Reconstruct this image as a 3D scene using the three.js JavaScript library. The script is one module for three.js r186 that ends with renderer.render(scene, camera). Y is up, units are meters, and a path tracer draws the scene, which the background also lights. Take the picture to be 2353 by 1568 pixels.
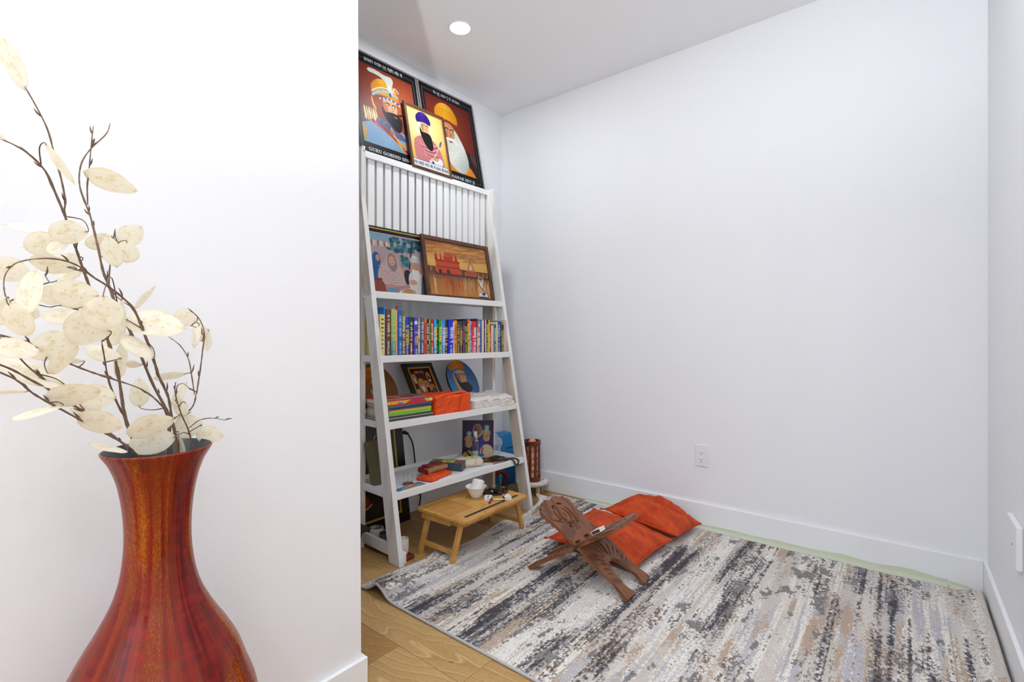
import * as THREE from 'three';
import { RoundedBoxGeometry } from 'three/addons/geometries/RoundedBoxGeometry.js';
import { mergeGeometries, mergeVertices, toCreasedNormals } from 'three/addons/utils/BufferGeometryUtils.js';
import { RectAreaLightUniformsLib } from 'three/addons/lights/RectAreaLightUniformsLib.js';

// ---------------------------------------------------------------- camera, light, exposure
const scene = new THREE.Scene();
const EYE = 1.067, YAW = THREE.MathUtils.degToRad(51.45), H = 2.74;
const camera = new THREE.PerspectiveCamera(2 * Math.atan(784 / 1125) * 180 / Math.PI, 2353 / 1568, 0.05, 40);
camera.position.set(0, EYE, 0);
camera.lookAt(Math.sin(YAW), EYE, -Math.cos(YAW));
camera.setViewOffset(2353, 1568, 0, 7, 2353, 1568);
const renderer = new THREE.WebGLRenderer({ antialias: true });
renderer.toneMapping = THREE.LinearToneMapping;
renderer.toneMappingExposure = 1.07;
renderer.shadowMap.enabled = true;
RectAreaLightUniformsLib.init();
scene.background = new THREE.Color(0x000000);
const COOL = new THREE.Color().setRGB(0.925, 1.0, 1.055);
// recessed ceiling lights; first is seen, others out of view, placed to light the walls: [x, z, strength]
const DOWNLIGHTS = [[1.89, -1.864, 300], [1.55, -0.45, 225], [0.22, -0.72, 160], [-1.25, -0.72, 500], [-0.1, 1.1, 120], [-1.5, 1.1, 250]];
const UNSEEN_UPLIGHT = { x: -0.97, z: 0.257, y: 1.25, power: 13.4 };

// ---------------------------------------------------------------- helpers
const V = (x, y, z) => new THREE.Vector3(x, y, z);
const C = (r, g, b) => new THREE.Color().setRGB(r / 255, g / 255, b / 255, THREE.SRGBColorSpace);
const used = {};
const numbered = (n) => { if (used[n] === undefined) { used[n] = 0; return n; } used[n]++; return n + '_' + String(used[n]).padStart(3, '0'); };
function rng(seed) { let s = seed >>> 0; return () => { s = (s + 0x6d2b79f5) | 0; let t = Math.imul(s ^ (s >>> 15), 1 | s); t = (t + Math.imul(t ^ (t >>> 7), 61 | t)) ^ t; return ((t ^ (t >>> 14)) >>> 0) / 4294967296; }; }
function hash(x, y) { let h = Math.imul(x | 0, 374761393) ^ Math.imul(y | 0, 668265263); h = Math.imul(h ^ (h >>> 13), 1274126177); return ((h ^ (h >>> 16)) >>> 0) / 4294967296; }
const mod = (a, n) => ((a % n) + n) % n;
function vn(x, y, px = 0, py = 0) {
  const ix = Math.floor(x), iy = Math.floor(y), fx = x - ix, fy = y - iy, u = fx * fx * (3 - 2 * fx), w = fy * fy * (3 - 2 * fy);
  const a = px ? mod(ix, px) : ix, a1 = px ? mod(ix + 1, px) : ix + 1, b = py ? mod(iy, py) : iy, b1 = py ? mod(iy + 1, py) : iy + 1;
  const h0 = hash(a, b), h1 = hash(a1, b), h2 = hash(a, b1), h3 = hash(a1, b1);
  return h0 + (h1 - h0) * u + (h2 - h0) * w + (h0 - h1 - h2 + h3) * u * w;
}
function fbm(x, y, o = 4) { let s = 0, a = 0.5, t = 0; for (let i = 0; i < o; i++) { s += a * vn(x, y); t += a; x = x * 2.03 + 17.1; y = y * 2.03 + 9.7; a *= 0.5; } return s / t; }
const sst = (a, b, x) => { const t = Math.min(1, Math.max(0, (x - a) / (b - a))); return t * t * (3 - 2 * t); };
const lerp = (a, b, t) => a + (b - a) * t;
const mix3 = (a, b, t) => [lerp(a[0], b[0], t), lerp(a[1], b[1], t), lerp(a[2], b[2], t)];
function dataTex(w, h, fn, srgb = true) {
  const d = new Uint8Array(w * h * 4);
  for (let y = 0; y < h; y++) for (let x = 0; x < w; x++) { const c = fn(x, y), o = (y * w + x) * 4; d[o] = c[0]; d[o + 1] = c[1]; d[o + 2] = c[2]; d[o + 3] = 255; }
  const t = new THREE.DataTexture(d, w, h); t.magFilter = THREE.LinearFilter; t.minFilter = THREE.LinearMipmapLinearFilter; t.wrapS = t.wrapT = THREE.RepeatWrapping;
  if (srgb) t.colorSpace = THREE.SRGBColorSpace; t.needsUpdate = true; return t;
}
function canvasTex(w, h, draw) {
  const c = document.createElement('canvas'); c.width = w; c.height = h; const g = c.getContext('2d'); draw(g, w, h);
  const t = new THREE.CanvasTexture(c); t.colorSpace = THREE.SRGBColorSpace; return t;
}
const mat = (color, rough = 0.6, o = {}) => new THREE.MeshStandardMaterial({ color: Array.isArray(color) ? C(...color) : color, roughness: rough, ...o });
const phys = (color, rough = 0.6, o = {}) => new THREE.MeshPhysicalMaterial({ color: Array.isArray(color) ? C(...color) : color, roughness: rough, ...o });
function put(name, geo, m, parent = scene) {
  const o = new THREE.Mesh(geo, m); o.name = parent === scene ? numbered(name) : name; o.castShadow = o.receiveShadow = true; parent.add(o); return o;
}
function tag(o, label, category, group, kind) { o.userData.label = label; o.userData.category = category; if (group) o.userData.group = group; if (kind) o.userData.kind = kind; return o; }
function thing(name, label, category, p = [0, 0, 0], turn = 0, group) {
  const o = new THREE.Group(); o.name = numbered(name); scene.add(o); o.position.set(...p); o.rotation.y = turn; return tag(o, label, category, group);
}
const struct = (name, geo, m, label, category) => tag(put(name, geo, m), label, category, null, 'structure');
// box by its extents, edges rounded when r > 0
function bx(x0, x1, y0, y1, z0, z1, r = 0) {
  const w = Math.abs(x1 - x0), h = Math.abs(y1 - y0), d = Math.abs(z1 - z0);
  let g = r > 0 ? new RoundedBoxGeometry(w, h, d, 1, Math.min(r, w / 2.01, h / 2.01, d / 2.01)) : new THREE.BoxGeometry(w, h, d);
  if (g.index) g = g.toNonIndexed();
  g.translate((x0 + x1) / 2, (y0 + y1) / 2, (z0 + z1) / 2); return g;
}
// uv in metres; u runs along axis `long`
function metric(g, long = 'x', s = 1, off = [0, 0]) {
  if (g.index) g = g.toNonIndexed();
  const p = g.attributes.position, n = g.attributes.normal, uv = new Float32Array(p.count * 2);
  for (let i = 0; i < p.count; i++) {
    const q = [p.getX(i), p.getY(i), p.getZ(i)], m = [Math.abs(n.getX(i)), Math.abs(n.getY(i)), Math.abs(n.getZ(i))];
    const ax = m[0] > m[1] && m[0] > m[2] ? 0 : m[1] > m[2] ? 1 : 2, L = 'xyz'.indexOf(long), rest = [0, 1, 2].filter((k) => k !== ax);
    const u = rest.includes(L) ? L : rest[0], v = rest.find((k) => k !== u);
    uv[2 * i] = q[u] * s + off[0]; uv[2 * i + 1] = q[v] * s + off[1];
  }
  g.setAttribute('uv', new THREE.BufferAttribute(uv, 2)); return g;
}
const plain = (g) => { if (g.index) g = g.toNonIndexed(); if (!g.attributes.uv) g.setAttribute('uv', new THREE.BufferAttribute(new Float32Array(g.attributes.position.count * 2), 2)); for (const k of Object.keys(g.attributes)) if (!['position', 'normal', 'uv'].includes(k)) g.deleteAttribute(k); return g; };
const join = (list) => mergeGeometries(list.map(plain));
const smooth = (g, a = 0.6) => toCreasedNormals(g, a);
function tube(pts, r, seg = 24, rad = 8) { return new THREE.TubeGeometry(new THREE.CatmullRomCurve3(pts.map((p) => (p.isVector3 ? p : V(...p))), false, 'centripetal'), seg, r, rad, false); }
// a tapering tube with closed ends; radii per control point
function taper(pts, radii, seg = 30, rad = 7, bump = 0, seed = 1) {
  const c = new THREE.CatmullRomCurve3(pts.map((p) => (p.isVector3 ? p : V(...p))), false, 'centripetal'), R = rng(seed);
  const fr = c.computeFrenetFrames(seg, false), pos = [], idx = [];
  for (let i = 0; i <= seg; i++) {
    const t = i / seg, p = c.getPoint(t), k = t * (radii.length - 1), j = Math.min(radii.length - 2, Math.floor(k)); let r = lerp(radii[j], radii[j + 1], k - j) * (1 + bump * (R() - 0.4));
    if (i === 0 || i === seg) r *= 0.55;
    for (let a = 0; a < rad; a++) { const th = (a / rad) * Math.PI * 2, q = p.clone().addScaledVector(fr.normals[Math.min(i, seg)], Math.cos(th) * r).addScaledVector(fr.binormals[Math.min(i, seg)], Math.sin(th) * r); pos.push(q.x, q.y, q.z); }
  }
  for (let i = 0; i < seg; i++) for (let a = 0; a < rad; a++) { const b = (a + 1) % rad, p = i * rad; idx.push(p + a, p + b, p + rad + a, p + b, p + rad + b, p + rad + a); }
  for (const [e, flip] of [[0, 1], [seg, 0]]) for (let a = 1; a < rad - 1; a++) { const b = e * rad; flip ? idx.push(b, b + a + 1, b + a) : idx.push(b, b + a, b + a + 1); }
  const g = new THREE.BufferGeometry(); g.setAttribute('position', new THREE.Float32BufferAttribute(pos, 3)); g.setIndex(idx); g.computeVertexNormals(); return g;
}
function lathe(prof, seg = 48) { return new THREE.LatheGeometry(prof.map(([r, y]) => new THREE.Vector2(Math.max(r, 0.00001), y)), seg); }
function extrude(shape, depth, bevel = 0, curve = 10) { return new THREE.ExtrudeGeometry(shape, { depth, bevelEnabled: bevel > 0, bevelThickness: bevel, bevelSize: bevel, bevelOffset: -bevel, bevelSegments: 1, curveSegments: curve }); }
function rrect(w, h, r, x = 0, y = 0) {
  const s = new THREE.Shape(), a = x - w / 2, b = y - h / 2, c = x + w / 2, d = y + h / 2;
  s.moveTo(a + r, b); s.lineTo(c - r, b); s.quadraticCurveTo(c, b, c, b + r); s.lineTo(c, d - r); s.quadraticCurveTo(c, d, c - r, d); s.lineTo(a + r, d); s.quadraticCurveTo(a, d, a, d - r); s.lineTo(a, b + r); s.quadraticCurveTo(a, b, a + r, b); return s;
}
// grid surface from a function (u, v in 0..1) -> [x, y, z]
function surf(nu, nv, fn, flip = false) {
  const pos = [], uv = [], idx = [];
  for (let j = 0; j <= nv; j++) for (let i = 0; i <= nu; i++) { pos.push(...fn(i / nu, j / nv)); uv.push(i / nu, j / nv); }
  for (let j = 0; j < nv; j++) for (let i = 0; i < nu; i++) { const a = j * (nu + 1) + i, b = a + 1, c = a + nu + 1, d = c + 1; flip ? idx.push(a, c, b, b, c, d) : idx.push(a, b, c, b, d, c); }
  const g = new THREE.BufferGeometry(); g.setAttribute('position', new THREE.Float32BufferAttribute(pos, 3)); g.setAttribute('uv', new THREE.Float32BufferAttribute(uv, 2)); g.setIndex(idx); g.computeVertexNormals(); return g;
}
// the ladder shelf stands slightly turned from the wall; sp() takes a point from its own axes to the room
const PHI = -0.047, SX = 1.475, SZ = -1.82;
const sp = (lx, y, lz) => [SX + lx * Math.cos(PHI) + lz * Math.sin(PHI), y, SZ - lx * Math.sin(PHI) + lz * Math.cos(PHI)];
// ---------------------------------------------------------------- surface textures
function woodTex(w, h, base, dark, light, rings, pores, seed) {
  return dataTex(w, h, (x, y) => {
    const u = x / w, v = y / h, wob = fbm(u * 3 + seed, v * 4 + seed, 3), k = Math.sin((v * rings + wob * 3.2 + fbm(u * 1.2, v * 2 + seed, 2) * 4) * 6.283);
    const fine = vn(u * 14 + seed, v * h * 0.55), fine2 = vn(u * 40, v * h * 0.9 + seed);
    let c = mix3(base, dark, sst(0.1, 1, k) * 0.55 + fine * 0.3);
    c = mix3(c, light, pores * sst(0.74, 0.95, fine2) * (0.4 + 0.6 * fine)); const n = (hash(x + seed, y) - 0.5) * 8;
    return c.map((q) => Math.max(0, Math.min(255, q + n)));
  });
}
const oakT = dataTex(2048, 512, (x, y) => {               // limed oak: cathedral figure, fine pale pores along the board
  const u = x / 2048, v = y / 512, w1 = fbm(u * 3 + 5, v * 3 + 2, 3), d = v * 7 + w1 * 3 + 2.2 * Math.sin(u * 6.283 + 1) * (0.4 + vn(u * 4, v * 2)), ringp = d - Math.floor(d);
  const grain = vn(u * 36 + 3, v * 300), pore = vn(u * 110, v * 512 + 9), pore2 = vn(u * 60 + 30, v * 400), tone = fbm(u * 2 + 8, v * 5, 2);
  let c = mix3([194, 156, 100], [180, 140, 86], tone * 0.9 + grain * 0.25 - 0.1);
  c = mix3(c, [160, 121, 70], sst(0.72, 0.98, ringp) * 0.45); c = mix3(c, [218, 190, 142], sst(0.0, 0.05, ringp) * sst(0.16, 0.08, ringp) * 0.55);
  c = mix3(c, [224, 200, 156], sst(0.80, 0.93, pore) * 0.5); c = mix3(c, [150, 112, 64], sst(0.78, 0.95, pore2) * 0.45);
  return c.map((q) => q + (hash(x, y) - 0.5) * 7);
});
const walnutT = woodTex(512, 256, [134, 80, 46], [74, 40, 24], [172, 112, 66], 2.6, 0.45, 31);
const bambooT = woodTex(512, 256, [214, 162, 88], [192, 134, 62], [226, 180, 108], 1.2, 0.35, 77);
const darkwoodT = woodTex(256, 128, [92, 50, 28], [54, 30, 18], [118, 70, 42], 4, 0.4, 13);
const paintT = dataTex(512, 512, (x, y) => {
  const u = x / 512, v = y / 512, s = fbm(u * 5, v * 40, 4), b = fbm(u * 3 + 40, v * 9 + 3, 4), g = sst(0.58, 0.78, s) * 0.4 + sst(0.60, 0.80, b) * 0.8;
  return mix3([236, 234, 232], [196, 180, 160], Math.min(0.8, g)).map((q) => q + (hash(x, y) - 0.5) * 4);
});
const wallB = dataTex(256, 256, (x, y) => { const k = 128 + (fbm(x / 5, y / 5, 3) - 0.5) * 120; return [k, k, k]; }, false);
wallB.repeat.set(7, 7);
// rug: streaks run across it (u), ragged like cut pile; v runs along its length
const rugT = (() => {                                       // woven tufts: each cell takes one yarn, blends are made of mixed tufts
  const CW = 4, CH = 2, nx = 384, ny = 1024, cell = new Float32Array(nx * ny * 3), yarn = { sand: [206, 195, 186], pale: [217, 208, 200], white: [235, 229, 221], lilac: [188, 184, 188], tan: [186, 162, 142], taupe: [154, 145, 141], brown: [130, 108, 90], grey: [108, 104, 108], coal: [66, 64, 70] };
  for (let j = 0; j < ny; j++) for (let i = 0; i < nx; i++) {
    const X = i / nx * 1.57, Y = (j + (hash(i, 7) - .5) * 1.2) / ny * 2.1, h1 = hash(i, j) - .5, h2 = hash(i + 999, j) - .5, h3 = vn(i * .45, j * .3) - .5, m = h1 * .10 + h3 * .17;
    const long = fbm(X * 1.1 + 9, Y * 60 + 5, 3), band = fbm(X * 1.0 + 3, Y * 14 + 1, 3), thin = vn(X * 3 + 2, Y * 190), patch = fbm(X * 5 + 40, Y * 9 + 12, 3), brk = fbm(X * 10 + 60, Y * 34 + 8, 3);
    let c = band + m > .5 ? yarn.pale : yarn.sand;
    if (fbm(X * 3 + 50, Y * 20 + 20, 3) + m * 1.5 > .575) c = yarn.lilac;
    if (fbm(X * 4 + 70, Y * 24 + 44, 3) + m * 1.6 > .635) c = yarn.tan;
    if (long * .5 + band * .2 + thin * .14 + patch * .16 + m * .8 > .515) c = yarn.white;
    const zone = fbm(X * 1.5 + 21, Y * 13 + 13, 3) * .6 + patch * .4 + .03 * sst(1.25, .3, Y) - .012, lines = long * .55 + thin * .2 + brk * .25;
    const d = zone * .5 + lines * .5;
    if (d + m * .9 > .543) c = yarn.taupe;
    if (d + m * .9 > .578) c = fbm(X * 4 + 90, Y * 12 + 61, 2) + h2 * .1 > .54 ? yarn.brown : yarn.grey;
    if (d + m * .8 > .620) c = yarn.coal;
    if (brk + h3 * .2 > .70 && patch > .46) c = h2 > .1 ? yarn.grey : yarn.taupe;
    const k = 1 + h2 * .09; cell.set([c[0] * k, c[1] * k, c[2] * k], (j * nx + i) * 3);
  }
  return dataTex(nx * CW, ny * CH, (x, y) => {
    const fx = x / CW - .5 + (hash(x, y) - .5) * .9, fy = y / CH - .5 + (hash(y, x) - .5) * 1.1, i0 = Math.max(0, Math.min(nx - 1, Math.round(fx))), j0 = Math.max(0, Math.min(ny - 1, Math.round(fy))), o = (j0 * nx + i0) * 3, n = (hash(x + 5, y + 9) - .5) * 20;
    return [cell[o], cell[o + 1], cell[o + 2]].map((q) => Math.max(0, Math.min(255, q + n)));
  });
})();
const rugB = dataTex(512, 512, (x, y) => { const k = 110 + hash(x >> 1, y) * 90 + fbm(x / 9, y / 5, 2) * 60; return [k, k, k]; }, false); rugB.repeat.set(5, 6);
// vase lacquer: dark red with gold rubbed through in upright streaks and flecks
const vaseT = dataTex(2048, 1024, (x, y) => {
  const u = x / 2048, v = y / 1024, band = fbm(u * 40 + 3, v * 2.6, 3), brush = vn(u * 120, v * 8 + 3), rip = vn(u * 24 + 9, v * 130), blot = fbm(u * 16 + 4, v * 5 + 8, 4), fine = vn(u * 760, v * 300), f2 = vn(u * 1000, v * 700), fl = hash(x, y >> 1);
  let c = mix3([146, 24, 10], [100, 12, 8], sst(0.3, 0.8, brush * 0.6 + rip * 0.4));
  const gold = sst(0.40, 0.62, band * 0.62 + blot * 0.42 + (brush - 0.5) * 0.12);
  c = mix3(c, [160, 78, 12], gold * (0.48 + 0.42 * rip) * (0.7 + 0.3 * fine));
  c = mix3(c, [214, 134, 30], gold * sst(0.5, 0.9, fine * 0.45 + f2 * 0.4 + (blot - 0.5) * 0.9) * 0.8);
  if (fl > 0.982 && blot > 0.44) c = mix3(c, [226, 164, 66], 0.7);
  return c;
});
const velvetT = dataTex(512, 512, (x, y) => { const k = fbm(x / 60, y / 60, 5), m = vn(x / 14, y / 40); return mix3([172, 52, 9], [206, 76, 18], sst(0.3, 0.7, k) * 0.8 + m * 0.2).map((q) => q + (hash(x, y) - 0.5) * 8); });
const podT = dataTex(256, 256, (x, y) => {
  const u = x / 256 - 0.5, v = y / 256 - 0.5, r = Math.hypot(u, v) * 2, k = fbm(x / 40, y / 40, 4);
  let c = mix3([255, 251, 238], [244, 231, 198], sst(0.5, 0.8, k) * 0.7 + sst(0.86, 0.98, r) * 0.45);
  for (const [a, b] of [[-0.2, 0.08], [0.02, 0.14], [0.2, 0.06], [-0.08, -0.12], [0.13, -0.12], [-0.26, -0.04]]) { const d = Math.hypot(u - a, v - b); if (d < 0.035) c = mix3(c, [226, 202, 150], 0.45 * sst(0.035, 0.015, d)); }
  return c;
});
const saltT = dataTex(256, 256, (x, y) => mix3([236, 190, 160], [200, 120, 84], fbm(x / 30, y / 30, 4) * 1.2 - 0.1));
const mosaicT = dataTex(128, 128, (x, y) => { const a = vn(x / 5, y / 5); return a > 0.55 ? [232, 228, 222] : mix3([176, 164, 140], [214, 206, 190], vn(x / 3, y / 3)); });
const oliveT = dataTex(128, 128, (x, y) => mix3([104, 94, 66], [78, 70, 48], hash(x, y) * 0.6 + vn(x / 9, y / 9) * 0.4));

// ---------------------------------------------------------------- materials
const M = {
  wall: mat([243, 243, 246], 0.75, { bumpMap: wallB, bumpScale: 0.0004 }),
  ceil: mat([246, 246, 248], 0.85, { bumpMap: wallB, bumpScale: 0.0004 }),
  trim: mat([245, 245, 247], 0.45),
  oak: [[255, 255, 255], [238, 232, 224], [226, 214, 196], [248, 244, 238]].map((c) => mat(c, 0.5, { map: oakT })),
  sub: mat([90, 70, 45], 0.9),
  paint: mat([255, 255, 255], 0.5, { map: paintT }),
  white: mat([240, 239, 238], 0.45),
  rug: mat([255, 255, 255], 0.95, { map: rugT, bumpMap: rugB, bumpScale: 0.003 }),
  binding: mat([186, 184, 186], 0.8),
  vase: phys([226, 222, 220], 0.75, { map: vaseT, specularIntensity: 0.15, clearcoat: 0.6, clearcoatRoughness: 0.03 }),
  vaseIn: phys([12, 26, 31], 0.3, { clearcoat: 0.25, clearcoatRoughness: 0.1 }),
  stem: mat([122, 97, 79], 0.8), bud: mat([108, 84, 66], 0.8),
  pod: phys([255, 255, 255], 0.85, { map: podT, transmission: 0.6, thickness: 0, side: THREE.DoubleSide }),
  walnut: mat([255, 255, 255], 0.42, { map: walnutT }),
  darkwood: mat([255, 255, 255], 0.4, { map: darkwoodT }),
  redwood: mat([236, 160, 126], 0.45, { map: walnutT }),
  bamboo: mat([255, 255, 255], 0.42, { map: bambooT }),
  velvet: phys([255, 255, 255], 0.85, { map: velvetT, sheen: 0.6, sheenRoughness: 0.45, sheenColor: C(255, 120, 40) }),
  piping: mat([188, 60, 16], 0.8),
  black: mat([22, 22, 24], 0.4), blackSoft: mat([30, 30, 33], 0.7),
  gold: mat([196, 150, 58], 0.35, { metalness: 0.4 }),
  steel: mat([186, 184, 180], 0.22, { metalness: 1 }),
  brass: mat([150, 112, 66], 0.3, { metalness: 1 }),
  tarnish: mat([96, 84, 74], 0.35, { metalness: 0.9 }),
  porcelain: phys([242, 240, 236], 0.25, { clearcoat: 0.5, clearcoatRoughness: 0.1 }),
  paper: mat([236, 230, 216], 0.85),
  plastic: mat([238, 238, 240], 0.35),
  slotDark: mat([20, 20, 20], 0.7),
  tape: mat([212, 216, 192], 0.8),
  orangeCloth: phys([232, 78, 16], 0.75, { sheen: 0.3, sheenRoughness: 0.5, sheenColor: C(255, 170, 120) }),
  whiteCloth: phys([226, 218, 214], 0.8, { sheen: 0.2, sheenColor: C(255, 255, 255) }),
  beige: mat([222, 210, 186], 0.85),
  glass: phys([250, 252, 252], 0.05, { transmission: 1, thickness: 0 }),
  film: phys([250, 252, 254], 0.16, { transmission: 0.8, thickness: 0, side: THREE.DoubleSide }),
  salt: mat([255, 255, 255], 0.6, { map: saltT }),
  mosaic: mat([255, 255, 255], 0.5, { map: mosaicT }),
  blueBox: mat([40, 138, 206], 0.45), blueDark: mat([24, 84, 150], 0.45),
  olive: mat([255, 255, 255], 0.85, { map: oliveT }),
};
// ---------------------------------------------------------------- the room
const XA = 2.84, ZB = -2.36, ZC = 0.28, ZP = -1.238, XP = 0.845, T = 0.12;
const X0 = -2.6, Z1 = 2.7, XR = 1.35, XN = 0.2;
const wallGeo = (...a) => metric(bx(...a), 'x', 1);
struct('wall_back', wallGeo(XA, XA + T, 0, H, ZB - T, ZC + T), M.wall, 'large plain white wall behind the rug', 'wall');
struct('wall_left', wallGeo(XN - T, XA, 0, H, ZB - T, ZB), M.wall, 'white wall behind the ladder shelf', 'wall');
struct('wall_right', wallGeo(XR, XA, 0, H, ZC, ZC + T), M.wall, 'white wall at the right edge with a blank cover plate', 'wall');
{
  const g = wallGeo(X0, XP, 0, H, ZP - T, ZP), p = g.attributes.position;      // the free end stands a little out of plumb
  for (let i = 0; i < p.count; i++) if (p.getX(i) > 0) p.setX(i, XP - 0.0055 * p.getY(i) + 0.001);
  struct('wall_partition', g, M.wall, 'white partition wall behind the tall red vase', 'wall');
}
struct('wall_niche', wallGeo(XN - T, XN, 0, H, ZB, ZP - T), M.wall, 'white end wall of the recess behind the partition', 'wall');
struct('wall_return', wallGeo(XR, XR + T, 0, H, ZC + T, Z1), M.wall, 'white return wall beside the camera', 'wall');
struct('wall_front', wallGeo(X0 - T, XR + T, 0, H, Z1, Z1 + T), M.wall, 'white wall behind the camera', 'wall');
struct('wall_entry', wallGeo(X0 - T, X0, 0, H, ZP - T, Z1), M.wall, 'white wall at the far left of the room', 'wall');
struct('ceiling', metric(bx(X0 - T, XA + T, H, H + 0.1, ZB - T, Z1 + T), 'x', 1), M.ceil, 'plain white ceiling with recessed lights', 'ceiling');

// oak planks, each its own piece, running along z
{
  const floor = thing('floor', 'light brown oak plank floor', 'floor'); floor.userData.kind = 'structure';
  put('subfloor', bx(X0 - T, XA + T, -0.12, -0.014, ZB - T, Z1 + T), M.sub, floor);
  const W = 0.2, L = 1.9, R = rng(41), cache = {};
  const k0 = Math.floor((X0 - T - 1.083) / W);
  for (let k = k0; 1.083 + k * W < XA; k++) {
    let joint = -1.363 + (k === -1 ? 0 : k === 0 ? 0.299 : (R() - 0.5) * L);
    const xa = Math.max(1.083 + k * W, X0), xb = Math.min(1.083 + (k + 1) * W, XA); if (xb - xa < 0.01) continue;
    while (joint > ZB) joint -= L;
    for (; joint < Z1; joint += L) {
      const za = Math.max(joint, ZB), zb = Math.min(joint + L, Z1); if (zb - za < 0.02) continue;
      if (xb < XN - T && zb < ZP - T) continue;
      const g = metric(bx(xa + 0.0006, xb - 0.0006, -0.014, 0, za + 0.0006, zb - 0.0006, 0.0012), 'z', 0.9, [R() * 9, R() * 9]);
      const p = g.attributes.uv; for (let i = 0; i < p.count; i++) p.setY(i, p.getY(i) * 3.4);
      let m = M.oak[Math.floor(R() * 4)]; if (k === -1) m = za < -1.5 ? M.oak[2] : M.oak[0]; if (k === 0) m = za < -1.2 ? M.oak[0] : M.oak[3];
      put('plank', g, m, floor);
    }
  }
}
// baseboards: flat boards with a slightly eased top edge
{
  const hb = 0.133, t = 0.014, e = 0.0025;
  const bb = (name, label, list) => struct(name, join(list.map((a) => bx(...a, e))), M.trim, label, 'baseboard');
  bb('baseboard_back', 'white baseboard along the large plain wall', [[XA - t, XA, 0, hb, ZB + t, ZC - t]]);
  bb('baseboard_left', 'white baseboard behind the ladder shelf', [[XN, XA, 0, hb, ZB, ZB + t]]);
  bb('baseboard_right', 'white baseboard below the blank cover plate', [[XR - t, XA, 0, hb, ZC - t, ZC]]);
  bb('baseboard_partition', 'white baseboard wrapped round the end of the partition', [[X0, XP + t, 0, hb, ZP, ZP + t], [XP, XP + t, 0, hb, ZP - T - t, ZP], [XN, XP + t, 0, hb, ZP - T - t, ZP - T]]);
  bb('baseboard_front', 'white baseboard behind the camera', [[X0, XR, 0, hb, Z1 - t, Z1]]);
  bb('baseboard_entry', 'white baseboard at the far left of the room', [[X0, X0 + t, 0, hb, ZP, Z1]]);
  bb('baseboard_return', 'white baseboard on the return wall beside the camera', [[XR - t, XR, 0, hb, ZC, Z1]]);
}
// recessed ceiling lights, one in view, the others unseen
const glow = new THREE.MeshStandardMaterial({ color: 0xffffff, emissive: 0xffffff, emissiveIntensity: 6 });
DOWNLIGHTS.forEach(([x, z, k], i) => {
  const d = thing('recessed_light', i === 0 ? 'small round recessed light glowing in the ceiling above the shelf' : ['', 'unseen recessed ceiling light over the rug', 'unseen recessed ceiling light near the partition wall', 'unseen recessed ceiling light at the far left of the room', 'unseen recessed ceiling light behind the camera', 'unseen recessed ceiling light in the far corner behind the camera'][i], 'ceiling light', [x, H, z]);
  put('trim_ring', smooth(lathe([[0.055, 0], [0.055, -0.003], [0.061, -0.0035], [0.064, -0.001], [0.064, 0]], 40)), M.white, d);
  put('lens', lathe([[0, -0.003], [0.0552, -0.003], [0.0552, 0], [0, 0]], 40), glow, d);
  const l = new THREE.RectAreaLight(COOL, k, 0.09, 0.09); l.position.set(0, -0.008, 0); l.rotation.x = -Math.PI / 2; l.name = 'light'; d.add(l);
});
// unseen uplight standing in for a bounced flash: its open bowl throws light on the ceiling and the upper walls, up to the partition's shadow edge
{
  const { x, y, z, power } = UNSEEN_UPLIGHT, d = thing('unseen_uplight', 'unseen uplight with an open upward bowl behind the camera, standing in for a bounced flash', 'unseen uplight', [x, 0, z]);
  put('base', smooth(lathe([[0, 0.022], [0.02, 0.022], [0.12, 0.014], [0.14, 0.004], [0.14, 0], [0, 0]].reverse(), 40)), M.black, d);
  put('pole', lathe([[0.012, 0.02], [0.012, y - 0.085]], 12), M.black, d);
  put('bowl', smooth(lathe([[0, y - 0.09], [0.06, y - 0.085], [0.13, y - 0.06], [0.17, y - 0.02], [0.182, y], [0.177, y], [0.163, y - 0.018], [0.125, y - 0.053], [0.055, y - 0.078], [0, y - 0.082]], 40)), mat([238, 236, 230], 0.5), d);
  put('bulb', new THREE.SphereGeometry(0.03, 16, 12).translate(0, y - 0.045, 0), glow, d);
  const l = new THREE.PointLight(COOL, power, 0, 2); l.position.set(0, y - 0.045, 0); l.castShadow = true; l.shadow.radius = 1.4; l.name = 'light'; d.add(l);
}
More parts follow.
